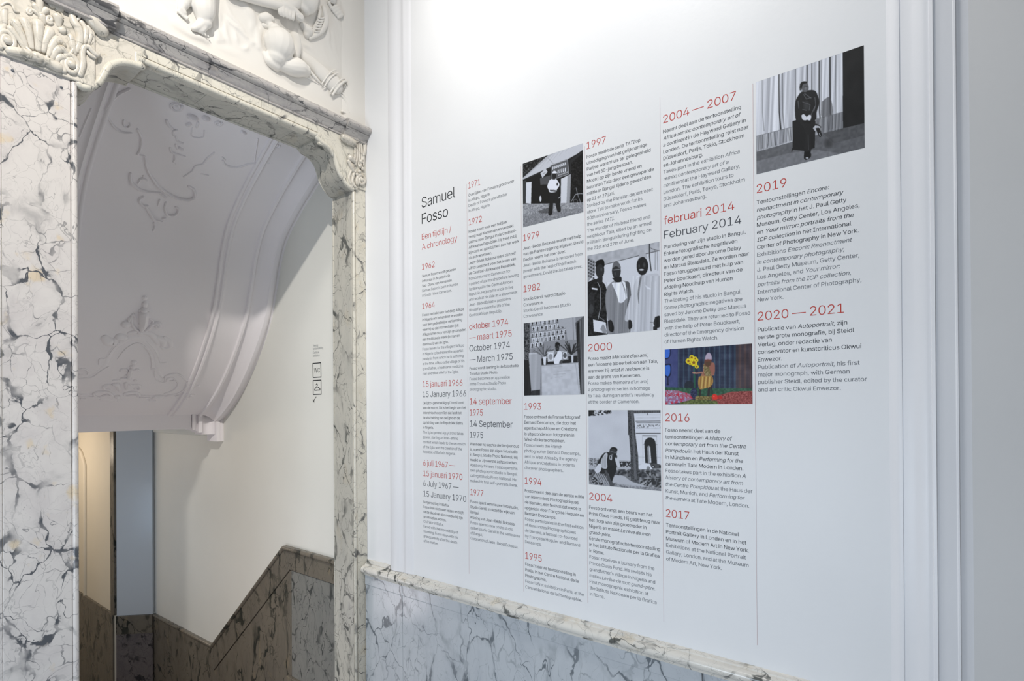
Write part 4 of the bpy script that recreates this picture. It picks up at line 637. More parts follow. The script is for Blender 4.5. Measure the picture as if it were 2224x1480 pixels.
233 404 : 212 -8 177 -5 145 3 117 16 92 35 72 58 56 85 44 116 37 150 34 187 36 224 44 258 55 290 71 317 91 340 115 359 142 373 172 382 205 384 246 380 266 374 285 366 303 355 319 341 334 324 347 305 357 282 365 256 370 227 371 169 75 169 75 221 338 221 310 202 308 226 304 248 298 269 288 286 277 301 263 314 246 323 227 328 205 330 183 328 164 323 146 313 131 301 119 286 109 270 102 251 97 231 96 211 96 178 98 151 102 127 110 106 121 88 135 73 151 61 169 53 190 48 212 46 227 47 254 53 276 65 294 82 306 105 365 91 358 72 348 55 335 39 320 26 302 14 283 4 261 -3 237 -7 : 177 429 225 529 293 529 227 429
234 404 : 212 -8 177 -5 145 3 117 16 92 35 72 58 56 85 44 116 37 150 34 187 36 224 44 258 55 290 71 317 91 340 115 359 142 373 172 382 205 384 246 380 266 374 285 366 303 355 319 341 334 324 347 305 357 282 365 256 370 227 371 169 75 169 75 221 338 221 310 202 308 226 304 248 298 269 288 286 277 301 263 314 246 323 227 328 205 330 183 328 164 323 146 313 131 301 119 286 109 270 102 251 97 231 96 211 96 178 98 151 102 127 110 106 121 88 135 73 151 61 169 53 190 48 212 46 227 47 254 53 276 65 294 82 306 105 365 91 358 72 348 55 335 39 320 26 302 14 283 4 261 -3 237 -7 : 155 435 95 435 95 438 175 529 233 529 313 438 313 435 252 435 204 495
232 404 : 212 -8 177 -5 145 3 117 16 92 35 72 58 56 85 44 116 37 150 34 187 36 224 44 258 55 290 71 317 91 340 115 359 142 373 172 382 205 384 246 380 266 374 285 366 303 355 319 341 334 324 347 305 357 282 365 256 370 227 371 169 75 169 75 221 338 221 310 202 308 226 304 248 298 269 288 286 277 301 263 314 246 323 227 328 205 330 183 328 164 323 146 313 131 301 119 286 109 270 102 251 97 231 96 211 96 178 98 151 102 127 110 106 121 88 135 73 151 61 169 53 190 48 212 46 227 47 254 53 276 65 294 82 306 105 365 91 358 72 348 55 335 39 320 26 302 14 283 4 261 -3 237 -7 : 180 429 114 529 182 529 230 429
252 410 : 182 -5 158 -3 135 2 115 11 97 23 82 39 69 59 60 82 54 109 53 139 53 379 114 379 114 144 116 117 124 94 137 75 154 61 175 53 200 50 218 51 234 55 249 62 263 71 274 83 283 97 290 113 295 132 296 153 296 379 357 379 357 0 298 0 298 92 307 92 294 60 277 35 257 17 234 5 209 -3 : 277 443 266 444 257 448 248 455 242 463 238 472 236 483 238 494 248 512 266 522 287 522 297 518 305 512 312 503 316 494 316 472 312 463 297 448 287 444 : 133 443 123 444 113 448 104 455 98 463 94 472 94 494 104 512 113 518 123 522 144 522 162 512 172 494 172 472 168 463 162 455 153 448 144 444
231 396 : 207 -8 174 -5 144 3 117 16 93 35 72 58 56 85 44 116 37 150 34 187 37 225 44 260 56 291 72 318 93 341 117 360 144 374 174 382 226 384 260 377 276 371 305 356 330 335 349 308 362 277 303 262 300 272 290 289 278 304 270 311 242 325 231 328 207 330 184 328 163 321 145 310 130 296 118 278 108 258 102 236 96 187 102 139 108 117 118 97 130 80 145 66 163 55 184 49 207 46 220 47 253 55 271 66 279 73 292 89 301 107 304 117 363 102 350 70 341 56 331 43 306 21 292 12 261 -1 244 -5 : 169 -143 169 -107 210 -107 230 -105 240 -98 243 -84 240 -71 236 -67 230 -64 221 -63 182 -62 192 16 224 16 224 -29 261 -36 273 -44 282 -54 287 -68 289 -85 287 -103 280 -118 270 -129 254 -136 234 -141 210 -143
47 249 : 235 533 71 -76 14 -76 178 533
8212 699 : 699 244 699 188 0 188 0 244"""
TEXT = """large black two-line title at the top of the first column, red subtitle below
T	0	A	330	A	410	Samuel
T	0	A	-	A	338	Fosso
S	0	A	650	A	370	Een tijdlijn /
S	0	A	-	A	430	A chronology

red 1962 heading with a short five-line paragraph in the first column
H	0	A	953	A	203	1962
d	0	A	1030	A	415	Samuel Fosso wordt geboren
d	0	A	-	A	357	in Kumba in de provincie
d	0	A	-	A	380	Sud-Ouest van Kameroen.
g	0	-	-	A	438	Samuel Fosso is born in Kumba
g	0	-	-	A	375	in South-West Cameroon.

red 1964 heading with a long dark and grey paragraph in the first column
H	0	B	148	B	205	1964
d	0	B	220	B	497	Fosso vertrekt naar het dorp Afikpo
d	0	B	-	B	485	in Nigeria om behandeld te worden
d	0	B	-	B	480	voor een gedeeltelijke verlamming
d	0	B	-	B	450	waar hij op dat moment aan lijdt.
d	0	B	-	B	520	Afikpo is het dorp van zijn grootvader,
d	0	B	-	B	455	een traditionele medicijnman en
d	0	B	-	B	342	stamhoofd van de Igbo.
g	0	-	-	B	497	Fosso leaves for the village of Afikpo
g	0	-	-	B	490	in Nigeria to be treated for a partial
g	0	-	-	B	493	paralysis from which he is suffering
g	0	-	-	B	503	at the time. Afikpo is the village of his
g	0	-	-	B	490	grandfather, a traditional medicine
g	0	-	-	B	443	man and tribal chief of the Igbo.

red and dark 15 January 1966 headings with a paragraph in the first column
H	0	B	930	B	483	15 januari 1966
h	0	B	1033	B	520	15 January 1966
d	0	B	1103	B	495	De Igbo-generaal Aguyi Ironsi komt
d	0	B	-	B	518	aan de macht. Dit is het begin van het
d	0	B	-	B	473	interetnische conflict dat leidt tot
d	0	B	-	B	457	de afscheiding van de Igbo en de
d	0	B	-	B	485	oprichting van de Republiek Biafra
d	0	B	-	B	192	in Nigeria.
g	0	-	-	C	492	The Igbo general Aguyi Ironsi takes
g	0	-	-	C	440	power, starting an inter-ethnic
g	0	-	-	C	512	conflict which leads to the secession
g	0	-	-	C	477	of the Igbo and the creation of the
g	0	-	-	C	410	Republic of Biafra in Nigeria.

red and dark 6 July 1967 to 15 January 1970 headings, lowest of the first column
H	0	C	425	C	408	6 juli 1967 —
H	0	C	-	C	482	15 januari 1970
h	0	C	628	C	445	6 July 1967 —
h	0	C	-	C	520	15 January 1970
d	0	C	800	C	350	Burgeroorlog in Biafra.
d	0	C	-	C	493	Fosso kan niet meer reizen en blijft
d	0	C	-	C	485	na de dood van zijn moeder bij zijn
d	0	C	-	C	320	grootouders wonen.
g	0	-	-	C	295	Civil War in Biafra.
g	0	-	-	C	438	Faced with the impossibility of
g	0	-	-	C	438	travelling, Fosso stays with his
g	0	-	-	C	430	grandparents after the death
g	0	-	-	C	240	of his mother.

red 1971 heading with a four-line paragraph at the top of the second column
H	1	A	135	A	660	1971
d	1	A	215	A	1003	Overlijden van Fosso’s grootvader
d	1	A	-	A	762	in Afikpo, Nigeria.
g	1	-	-	A	935	Death of Fosso’s grandfather
g	1	-	-	A	762	in Afikpo, Nigeria.

red 1972 heading with the longest paragraph of the second column
H	1	A	505	A	677	1972
d	1	A	583	A	935	Fosso keert voor een halfjaar
d	1	A	-	A	997	terug naar Kameroen en vertrekt
d	1	A	-	A	1022	daarna naar Bangui in de Centraal-
d	1	A	-	A	1025	Afrikaanse Republiek. Hij trekt in bij
d	1	A	-	A	1052	zijn oom en gaat bij hem aan het werk
d	1	A	-	A	775	als schoenmaker.
d	1	A	-	A	1018	Jean-Bédel Bokassa roept zichzelf
d	1	A	-	A	1018	uit tot president voor het leven van
d	1	A	-	A	1015	de Centraal-Afrikaanse Republiek.
g	1	-	-	A	965	Fosso returns to Cameroon for
g	1	-	-	A	1047	a period of six months before leaving
g	1	-	-	A	987	for Bangui in the Central African
g	1	-	-	A	993	Republic. He joins his uncle to live
g	1	-	-	A	1040	and work at his side as a shoemaker.
g	1	-	-	A	967	Jean-Bédel Bokassa proclaims
g	1	-	-	A	958	himself president for life of the
g	1	-	-	A	880	Central African Republic.

red and dark October 1974 to March 1975 headings with a five-line paragraph
H	1	B	353	B	943	oktober 1974
H	1	B	-	B	977	— maart 1975
h	1	B	573	B	960	October 1974
h	1	B	-	B	987	— March 1975
d	1	B	757	B	1045	Fosso wordt leerling in de fotostudio
d	1	B	-	B	838	Tonatus Studio Photo.
g	1	-	-	B	958	Fosso becomes an apprentice
g	1	-	-	B	920	in the Tonatus Studio Photo
g	1	-	-	B	825	photographic studio.

red and dark 14 September 1975 headings with a paragraph in the second column
H	1	B	1105	B	977	14 september
H	1	B	-	B	687	1975
h	1	B	1328	B	987	14 September
h	1	B	-	B	690	1975
d	1	C	220	C	1050	Wanneer hij slechts dertien jaar oud
d	1	C	-	C	1035	is, opent Fosso zijn eigen fotostudio
d	1	C	-	C	1035	in Bangui, Studio Photo National. Hij
d	1	C	-	C	1033	maakt er zijn eerste zelfportretten.
g	1	-	-	C	1035	Aged only thirteen, Fosso opens his
g	1	-	-	C	1033	own photographic studio in Bangui,
g	1	-	-	C	1023	calling it Studio Photo National. He
g	1	-	-	C	1035	makes his first self-portraits there.

red 1977 heading with a paragraph at the foot of the second column
H	1	C	720	C	692	1977
d	1	C	797	C	1043	Fosso opent een nieuwe fotostudio,
d	1	C	-	C	1005	Studio Gentil, in dezelfde wijk van
d	1	C	-	C	652	Bangui.
d	1	C	-	C	1012	Kroning van Jean-Bédel Bokassa.
g	1	-	-	C	990	Fosso opens a new photo studio
g	1	-	-	C	1057	called Studio Gentil in the same area
g	1	-	-	C	685	of Bangui.
g	1	-	-	C	1042	Coronation of Jean-Bédel Bokassa.

red 1979 heading and paragraph below the picture of a man before a shop
H	2	D	1083	D	235	1979
d	2	D	1170	D	657	Jean-Bédel Bokassa wordt met hulp
d	2	D	-	D	678	van de Franse regering afgezet. David
d	2	D	-	D	503	Dacko neemt het roer over.
g	2	-	-	D	672	Jean-Bédel Bokassa is removed from
g	2	-	-	D	607	power with the help of the French
g	2	-	-	D	667	government. David Dacko takes over.

red 1982 heading with four short lines above the studio counter picture
H	2	E	163	E	245	1982
d	2	E	248	E	497	Studio Gentil wordt Studio
d	2	E	-	E	277	Convenance.
g	2	-	-	E	552	Studio Gentil becomes Studio
g	2	-	-	E	277	Convenance.

red 1993 heading and paragraph below the studio counter picture
H	2	E	1343	E	255	1993
d	2	F	300	F	865	Fosso ontmoet de Franse fotograaf
d	2	F	-	F	807	Bernard Descamps, die door het
d	2	F	-	F	825	agentschap Afrique en Créations
d	2	F	-	F	783	is uitgezonden om fotografen in
d	2	F	-	F	658	West-Afrika te ontdekken.
g	2	-	-	F	620	Fosso meets the French
g	2	-	-	F	865	photographer Bernard Descamps,
g	2	-	-	F	830	sent to West Africa by the agency
g	2	-	-	F	793	Afrique en Créations in order to
g	2	-	-	F	637	discover photographers.

red 1994 heading with a paragraph about a festival in the third column
H	2	F	1180	F	345	1994
d	2	G	50	G	812	Fosso neemt deel aan de eerste editie
d	2	G	-	G	748	van Rencontres Photographiques
d	2	G	-	G	778	de Bamako, een festival dat mede is
d	2	G	-	G	812	opgericht door Françoise Huguier en
d	2	G	-	G	483	Bernard Descamps.
g	2	-	-	G	807	Fosso participates in the first edition
g	2	-	-	G	717	of Rencontres Photographiques
g	2	-	-	G	735	de Bamako, a festival co-founded
g	2	-	-	G	765	by Françoise Huguier and Bernard
g	2	-	-	G	307	Descamps.

red 1995 heading with a five-line paragraph at the foot of the third column
H	2	G	842	G	310	1995
d	2	G	922	G	715	Fosso’s eerste tentoonstelling in
d	2	G	-	G	747	Parijs, in het Centre National de la
d	2	G	-	G	365	Photographie.
g	2	-	-	G	810	Fosso’s first exhibition in Paris, at the
g	2	-	-	G	788	Centre National de la Photographie.

red 1997 heading with the long paragraph at the top of the fourth column
H	3	D	155	D	905	1997
d	3	D	247	D	1252	Fosso maakt de serie |TATI| op
d	3	D	-	D	1320	uitnodiging van het gelijknamige
d	3	D	-	D	1355	Parijse warenhuis ter gelegenheid
d	3	D	-	D	1175	van het 50-jarig bestaan.
d	3	D	-	D	1265	Moord op zijn beste vriend en
d	3	D	-	D	1388	buurman Tala door een gewapende
d	3	D	-	D	1360	militie in Bangui tijdens gevechten
d	3	D	-	D	992	op 21 en 27 juni.
g	3	-	-	D	1378	Invited by the Parisian department
g	3	-	-	D	1272	store Tati to make work for its
g	3	-	-	D	1308	50th anniversary, Fosso makes
g	3	-	-	D	988	the series |TATI|.
g	3	-	-	D	1352	The murder of his best friend and
g	3	-	-	D	1362	neighbour Tala, killed by an armed
g	3	-	-	D	1362	militia in Bangui during fighting on
g	3	-	-	D	1187	the 21st and 27th of June.

red 2000 heading and paragraph below the picture of three men
H	3	E	758	E	967	2000
d	3	E	847	E	1325	Fosso maakt |Mémoire d’un ami|,
d	3	E	-	E	1428	een fotoserie als eerbetoon aan Tala,
d	3	E	-	E	1342	wanneer hij |artist in residence| is
d	3	E	-	E	1258	aan de grens van Kameroen.
g	3	-	-	E	1330	Fosso makes |Mémoire d’un ami|,
g	3	-	-	E	1352	a photographic series in homage
g	3	-	-	E	1393	to Tala, during an artist’s residency
g	3	-	-	E	1243	at the border of Cameroon.

red 2004 heading and long paragraph below the picture of a man kneeling by a tree
H	3	F	1392	F	1293	2004
d	3	G	250	G	1630	Fosso ontvangt een beurs van het
d	3	G	-	G	1725	Prins Claus Fonds. Hij gaat terug naar
d	3	G	-	G	1557	het dorp van zijn grootvader in
d	3	G	-	G	1607	Nigeria en maakt |Le rêve de mon|
d	3	G	-	G	1130	|grand-père|.
d	3	G	-	G	1720	Eerste monografische tentoonstelling
d	3	G	-	G	1710	in het Istituto Nazionale per la Grafica
d	3	G	-	G	1053	in Rome.
g	3	-	-	G	1652	Fosso receives a bursary from the
g	3	-	-	G	1618	Prince Claus Fund. He revisits his
g	3	-	-	G	1660	grandfather’s village in Nigeria and
g	3	-	-	G	1660	makes |Le rêve de mon grand-père|.
g	3	-	-	G	1580	First monographic exhibition at
g	3	-	-	G	1677	the Istituto Nazionale per la Grafica
g	3	-	-	G	1057	in Rome.

red 2004 to 2007 heading with a paragraph at the top of the fifth column
H	4	H	358	H	733	2004 — 2007
d	4	H	447	H	778	Neemt deel aan de tentoonstelling
d	4	H	-	H	778	|Africa remix: contemporary art of|
d	4	H	-	H	820	|a continent| in de Hayward Gallery in
d	4	H	-	H	845	Londen. De tentoonstelling reist naar
d	4	H	-	H	807	Düsseldorf, Parijs, Tokio, Stockholm
d	4	H	-	H	438	en Johannesburg.
g	4	-	-	H	767	Takes part in the exhibition |Africa|
g	4	-	-	H	667	|remix: contemporary art of a|
g	4	-	-	H	768	|continent| at the Hayward Gallery,
g	4	-	-	H	712	London. The exhibition tours to
g	4	-	-	H	812	Düsseldorf, Paris, Tokyo, Stockholm
g	4	-	-	H	468	and Johannesburg.

red and grey February 2014 headings with a long paragraph in the fifth column
H	4	H	1265	H	718	februari 2014
h	4	H	1392	H	782	February 2014
d	4	I	320	I	1055	Plundering van zijn studio in Bangui.
d	4	I	-	I	958	Enkele fotografische negatieven
d	4	I	-	I	1002	worden gered door Jerome Delay
d	4	I	-	I	1093	en Marcus Bleasdale. Ze worden naar
d	4	I	-	I	1025	Fosso teruggestuurd met hulp van
d	4	I	-	I	1017	Peter Bouckaert, directeur van de
d	4	I	-	I	903	afdeling Noodhulp van Human
d	4	I	-	I	462	Rights Watch.
g	4	-	-	I	1005	The looting of his studio in Bangui.
g	4	-	-	I	1015	Some photographic negatives are
g	4	-	-	I	1060	saved by Jerome Delay and Marcus
g	4	-	-	I	1108	Bleasdale. They are returned to Fosso
g	4	-	-	I	988	with the help of Peter Bouckaert,
g	4	-	-	I	1035	director of the Emergency division
g	4	-	-	I	740	of Human Rights Watch.

red 2016 heading and paragraph below the colour picture with sunflowers
H	4	J	1000	J	440	2016
d	4	J	1127	J	822	Fosso neemt deel aan de
d	4	J	-	J	970	tentoonstellingen |A history of|
d	4	J	-	J	1143	|contemporary art from the Centre|
d	4	J	-	J	1048	|Pompidou| in het Haus der Kunst
d	4	-	-	K	1025	in München en |Performing for the|
d	4	-	-	K	1027	|camera| in Tate Modern in Londen.
g	4	-	-	K	1055	Fosso takes part in the exhibition |A|
g	4	-	-	K	1025	|history of contemporary art from|
g	4	-	-	K	1133	|the Centre Pompidou| at the Haus der
g	4	-	-	K	1045	Kunst, Munich, and |Performing for|
g	4	-	-	K	1095	|the camera| at Tate Modern, London.

red 2017 heading with a six-line paragraph at the foot of the fifth column
H	4	K	757	K	407	2017
d	4	K	867	K	978	Tentoonstellingen in de National
d	4	K	-	K	1063	Portrait Gallery in Londen en in het
d	4	K	-	K	1093	Museum of Modern Art in New York.
g	4	-	-	K	1058	Exhibitions at the National Portrait
g	4	-	-	K	1088	Gallery, London, and at the Museum
g	4	-	-	K	782	of Modern Art, New York.

red 2019 heading with a long paragraph in the last column, below the seated portrait
H	5	L	245	L	480	2019
d	5	L	393	L	1055	Tentoonstellingen |Encore:|
d	5	L	-	L	1248	|reenactment in contemporary|
d	5	L	-	L	1285	|photography| in het J. Paul Getty
d	5	L	-	L	1460	Museum, Getty Center, Los Angeles,
d	5	L	-	L	1385	en |Your mirror: portraits from the|
d	5	L	-	L	1350	|ICP collection| in het International
d	5	L	-	L	1450	Center of Photography in New York.
g	5	-	-	L	1362	Exhibitions |Encore: Reenactment|
g	5	-	-	L	1258	|in contemporary photography,|
g	5	-	-	L	1457	J. Paul Getty Museum, Getty Center,
g	5	-	-	L	1200	Los Angeles, and |Your mirror:|
g	5	-	-	L	1345	|portraits from the ICP collection,|
g	5	-	-	L	1487	International Center of Photography,
g	5	-	-	M	407	New York.

red 2020 to 2021 heading with a paragraph, lowest text of the last column
H	5	M	552	M	1155	2020 — 2021
d	5	M	687	M	1195	Publicatie van |Autoportrait|, zijn
d	5	M	-	M	1283	eerste grote monografie, bij Steidl
d	5	M	-	M	1005	Verlag, onder redactie van
d	5	M	-	M	1370	conservator en kunstcriticus Okwui
d	5	M	-	M	388	Enwezor.
g	5	-	-	M	1350	Publication of |Autoportrait|, his first
g	5	-	-	M	1225	major monograph, with German
g	5	-	-	M	1440	publisher Steidl, edited by the curator
g	5	-	-	M	1115	and art critic Okwui Enwezor."""
# ================================================================ text wall: dado, rail, mouldings
da = thing('wall_dado', 'grey veined marble dado with a rolled rail below the text panel', 'dado', (XW, 1.0, 0))
def onw(x, y, c=XW): return onX(x, y, c)
DX = XW-.016
box('grout_bed', DX+.0015, XW+.01, -1.19, YA-.008, .02, Z(-.87), MB_sgrey, da)
box('shelf_strip', XW-.011, XW+.005, 2.158, YA-.004, Z(-.8045), Z(-.786), MB_rail, da, .001)
for y0, y1 in ((2.0675, YA-.006), (.62, 2.066), (-1.195, .6185)):
    box('slab', DX, XW+.01, y0, y1, .01, Z(-.9125), MB_dado, da, .0012)
    box('frieze', DX-.004, XW+.01, y0, y1, Z(-.911), Z(-.862), MB_dado, da, .0015)
rp = [(XW+.01, Z(-.790)), (XW, Z(-.8035)), (XW-.018, Z(-.8065)), (XW-.020, Z(-.8115)), (XW-.026, Z(-.813))]
rp += arc(XW-.028, Z(-.8310), .0175, 95, 262, 12)
rp += [(XW-.024, Z(-.8535)), (XW-.0215, Z(-.8595)), (XW-.0195, Z(-.8645)), (XW+.01, Z(-.8645))]
for y0, y1 in ((2.0695, YA-.004), (.92, 2.066), (-1.195, .919)): sweep('rail', rp, 'Y', y0, y1, MB_rail, da, 50)
# panel mouldings in the plaster, either side of the text
yc = lambda x: onX(x, 760).y
def vprof(name, pts, label, z0=Z(-.8035)):
    P = [(yc(x), h/1000) for x, h in pts]
    poly = [(XW-h, y) for y, h in P]+[(XW+.02, P[-1][0]), (XW+.02, P[0][0])]
    o = sweep(name, [(a, b) for a, b in poly], 'Z', z0, 4.9, P_mould, None, 35); return struct_(o)
vprof('trim_4', [(849.5, 0), (850, 12), (852, 15), (860, 16), (866, 15), (869, 11), (873, 7), (877, 6), (880, 9), (882, 11), (884, 11), (887, 8), (890, 6), (894, 4), (896, 0)], '')
vprof('trim_5', [(1930, 0), (1934, 1), (1940, 5), (1947, 9), (1951, 10.5), (1957, 11.5), (1959.2, 11.5), (1960, 9.5), (1966, 10), (1983, 11), (1990, 13.5), (1998, 16), (2008, 19), (2016, 20), (2023, 19), (2024.5, 23), (2032, 24), (2034, 20), (2040, 17.5), (2052, 15.5), (2066, 14), (2075, 12.5), (2077, 14), (2081, 14), (2082, 10), (2090, 5), (2098, 2), (2110, 0)], '')
# ================================================================ lettering
GL = {}
for row in GLYPHS.strip().split('\n'):
    head, *cont = row.split(' : '); cp_, adv = map(int, head.split())
    for setn, off in (('b', 0.0), ('h', -.005)):
        if setn == 'h' and chr(cp_) in 'é.,:-’êèüçKLPRUVYZqvwxz': continue
        K = [np.array(list(map(int, c.split())), float).reshape(-1, 2)/1000 for c in cont]
        ar_ = [.5*np.sum(k[:, 0]*np.roll(k[:, 1], -1)-np.roll(k[:, 0], -1)*k[:, 1]) for k in K]
        sg_ = np.sign(ar_[int(np.argmax(np.abs(ar_)))])
        def inside(p, k):
            q = np.roll(k, -1, 0); c = ((k[:, 1] > p[1]) != (q[:, 1] > p[1])) & (p[0] < (q[:, 0]-k[:, 0])*(p[1]-k[:, 1])/(q[:, 1]-k[:, 1]+1e-12)+k[:, 0])
            return bool(c.sum() % 2)
        VV = []; TT = []; nn = 0
        for i, k in enumerate(K):
            if np.sign(ar_[i]) != sg_: continue
            cu = bpy.data.curves.new('glyph', 'CURVE'); cu.dimensions = '2D'; cu.fill_mode = 'BOTH'; cu.offset = off
            for kk in [k]+[h for j, h in enumerate(K) if np.sign(ar_[j]) != sg_ and inside(h[0], k)]:
                sp = cu.splines.new('POLY'); sp.points.add(len(kk)-1)
                for m_, (x, y) in enumerate(kk): sp.points[m_].co = (x, y, 0, 1)
                sp.use_cyclic_u = True
            go = bpy.data.objects.new('glyph', cu); COL.objects.link(go)
            me = bpy.data.meshes.new_from_object(go.evaluated_get(bpy.context.evaluated_depsgraph_get())); me.calc_loop_triangles()
            VV.append(np.array([(v.co.x, v.co.y, i) for v in me.vertices])); TT.append(np.array([tuple(t.vertices) for t in me.loop_triangles], int)+nn); nn += len(me.vertices)
            bpy.data.objects.remove(go); bpy.data.curves.remove(cu); bpy.data.meshes.remove(me)
        GL[setn, chr(cp_)] = (adv/1000, np.concatenate(VV), np.concatenate(TT))
def lay(text, setn, size, target=None, xs=1., track=-.004, space=.15):
    """one line -> 2-D vertices, triangles; |..| switches italics; fitted to the target width"""
    x = 0.; it = False; V = []; T = []; n = 0; n_ch = 0
    for ch in text:
        if ch == '|': it = not it; continue
        if ch == ' ': x += space; continue
        adv, v, t = GL[setn, ch]
        q = v.copy()
        if it: q[:, 0] += q[:, 1]*.2
        q[:, 0] += x; q[:, 2] += 3*(n_ch % 2); n_ch += 1; V.append(q); T.append(t+n); n += len(q); x += adv+track
    V = np.concatenate(V); T = np.concatenate(T)
    x0 = V[:, 0].min(); x1 = V[:, 0].max()
    f = size*xs if target is None else target/(x1-x0)
    f = min(max(f, size*.80), size*1.3)
    return np.stack([(V[:, 0]-x0)*f, V[:, 1]*size, V[:, 2]], 1), T
def text_mesh(name, items, mat, root, wall=XW, eps=.0002):
    """items: (verts2d, tris, y_left, z_base)"""
    Vs = []; Ts = []; n = 0
    for v, t, yl, zb in items:
        Vs.append(np.stack([wall-eps-v[:, 2]*.00003, yl-v[:, 0], zb+v[:, 1]], 1)); Ts.append(t+n); n += len(v)
    V = np.concatenate(Vs); T = np.concatenate(Ts)
    me = bpy.data.meshes.new(name); me.vertices.add(len(V)); me.vertices.foreach_set('co', V.astype('f4').ravel())
    me.loops.add(len(T)*3); me.loops.foreach_set('vertex_index', T.astype('i4').ravel())
    me.polygons.add(len(T)); me.polygons.foreach_set('loop_start', np.arange(0, len(T)*3, 3, dtype='i4')); me.update(calc_edges=True)
    return par(link(name, me, mat), root)
S0, KC, WP = 1.9332048, .2970697, .2807790
CROP = {'A': (900, 380, 4.625), 'B': (900, 640, 4.625), 'C': (900, 920, 4.625), 'D': (1120, 290, 4.625), 'E': (1120, 600, 4.625), 'F': (1120, 860, 6.1656), 'G': (1120, 1060, 5.481),
        'H': (1420, 180, 4.1104), 'I': (1420, 480, 5.2875), 'J': (1420, 740, 5.692), 'K': (1420, 980, 5.2875), 'L': (1630, 380, 6.1667), 'M': (1630, 600, 5.693)}
PITCH_T = {'b': .0229, 'h': .0488, 't': .076, 's': .0478}
def s_at(px, z):     # Y on the wall where the photo column px meets height z
    q = onX(px, 700); 
    for _ in range(3):
        zz = Vector((XW, q.y, z-EYE)); py = CY+F*zz.dot(DN)/zz.dot(fw); q = onX(px, py)
    return q.y
PARTN = {'H': ('red_heading', T_red), 'h': ('dark_heading', T_hg), 'd': ('dark_text', T_dark), 'g': ('grey_text', T_grey), 'T': ('black_title', T_black), 'S': ('red_subtitle', T_red)}
for ent in TEXT.strip().split('\n\n'):
    lines = ent.split('\n'); label = lines[0]; root = None; acc = {}; zb = None; order = []
    for ln in lines[1:]:
        kind, col, cr1, y, cr2, xe, txt = ln.split('\t')
        col = int(col); yl = S0-KC*col
        ks = 'b' if kind in 'dg' else {'T': 't', 'S': 's'}.get(kind, 'h')
        if y != '-':
            ox, oy, s = CROP[cr1]
            zz = Vector((XW, yl, 0)); pxl = 1112+F*zz.dot(RT)/zz.dot(fw); zb = onX(pxl, oy+float(y)/s).z
        else: zb -= PITCH_T[ks]
        ox, oy, s = CROP[cr2]; ye = s_at(ox+float(xe)/s, zb)
        size = {'b': .0234, 'h': .053, 't': .096, 's': .053}[ks]
        v, t = lay(txt, 'b' if ks == 'b' else 'h', size, yl-ye, track=-.016 if ks == 'b' else -.026)
        acc.setdefault(kind, []).append((v, t, yl, zb))
        if root is None: root = thing('wall_text', label, 'wall text', (XW-.001, yl-.12, zb))
    for kind, items in acc.items():
        for its in ([items] if kind in 'dg' else [[i] for i in items]): text_mesh(PARTN[kind][0], its, PARTN[kind][1], root)
# thin vertical rules between the columns
RUL = [((1014.4, 400), (1018.5, 1247), 'leftmost thin rule, left of the 1971 column'), ((1132.3, 360), (1136.6, 1285), 'thin rule left of the 1979 column, second from the left'), ((1270, 318), (1276.6, 1310), 'thin rule left of the 1997 column, the middle one of the five'),
       ((1433, 212), (1442, 1352), 'thin pinkish rule left of the 2004 — 2007 column'), ((1635, 182), (1644.5, 1402), 'rightmost thin pinkish rule, left of the 2019 column')]
for (a, b_, lb) in RUL:
    p, q = onX(*a), onX(*b_); y = (p.y+q.y)/2
    o = box('column_rule', XW-.0008, XW-.0002, y-.00045, y+.00045, q.z, p.z, T_rule); tag(o, lb.replace(' — ', ' to '), 'rule line', 'thin rules between the text columns')
# ================================================================ direction sign on the stair wall
sg = thing('wayfinding_sign', 'small black WC and cloakroom signs with an arrow on the stair wall', 'sign', tuple(onX(690, 820, XS)))
def sxy(u, v): p = onX(660+u/9.25, 730+v/9.25, XS); return p
lns = []
for txt, u, v, ue in (('Vervolg', 183, 222, 285), ('tentoonstelling', 183, 283, 388), ('Continue', 183, 360, 305), ('exhibition', 183, 425, 316)):
    p, q = sxy(u, v), sxy(ue, v-15); vv, tt = lay(txt, 'b', .026, p.y-q.y); lns.append((vv, tt, p.y, p.z))
text_mesh('direction_text', lns, T_grey, sg, XS)
p, q = sxy(205, 738), sxy(322, 728); vv, tt = lay('WC', 'b', .098*.0 + (sxy(205, 650).z-p.z)/.509, p.y-q.y); wc_ = text_mesh('wc_letters', [(vv, tt, p.y, p.z)], T_black, sg, XS)
def stroke_line(name, pts, w, root=None):
    P = [sxy(*a) for a in pts]; lst = []
    for a, b_ in zip(P[:-1], P[1:]):
        d = (b_-a); d.normalize(); n = Vector((0, -d.z, d.y))*w; a2 = a-d*w*.8; b2 = b_+d*w*.8
        X1, X0 = XS-.0008, XS-.0002
        V = [(x, c.y, c.z) for x in (X0, X1) for c in (a2-n, a2+n, b2+n, b2-n)]
        lst.append((V, [(0, 1, 2, 3), (4, 5, 6, 7), (0, 1, 5, 4), (1, 2, 6, 5), (2, 3, 7, 6), (3, 0, 4, 7)]))
    V, Fc = join(lst); o = mesh(name, V, Fc, T_black, None); return par(o, sg) if root is None else sub(o, root)
f1 = stroke_line('square_frame', [(181, 553), (341, 541), (347, 826), (187, 835), (181, 553)], .0024)
f2 = stroke_line('square_frame', [(187, 898), (347, 888), (350, 1172), (190, 1176), (187, 898)], .0024)
stroke_line('hanger_symbol', [(243, 985), (262, 962), (275, 985), (262, 1015), (216, 1078), (217, 1094), (326, 1086), (325, 1060), (282, 1030)], .0022, f2)
stroke_line('arrow_symbol', [(246, 1228), (190, 1325)], .002); stroke_line('arrow_symbol', [(190, 1275), (190, 1327), (217, 1325)], .002)

sub(wc_, f1)
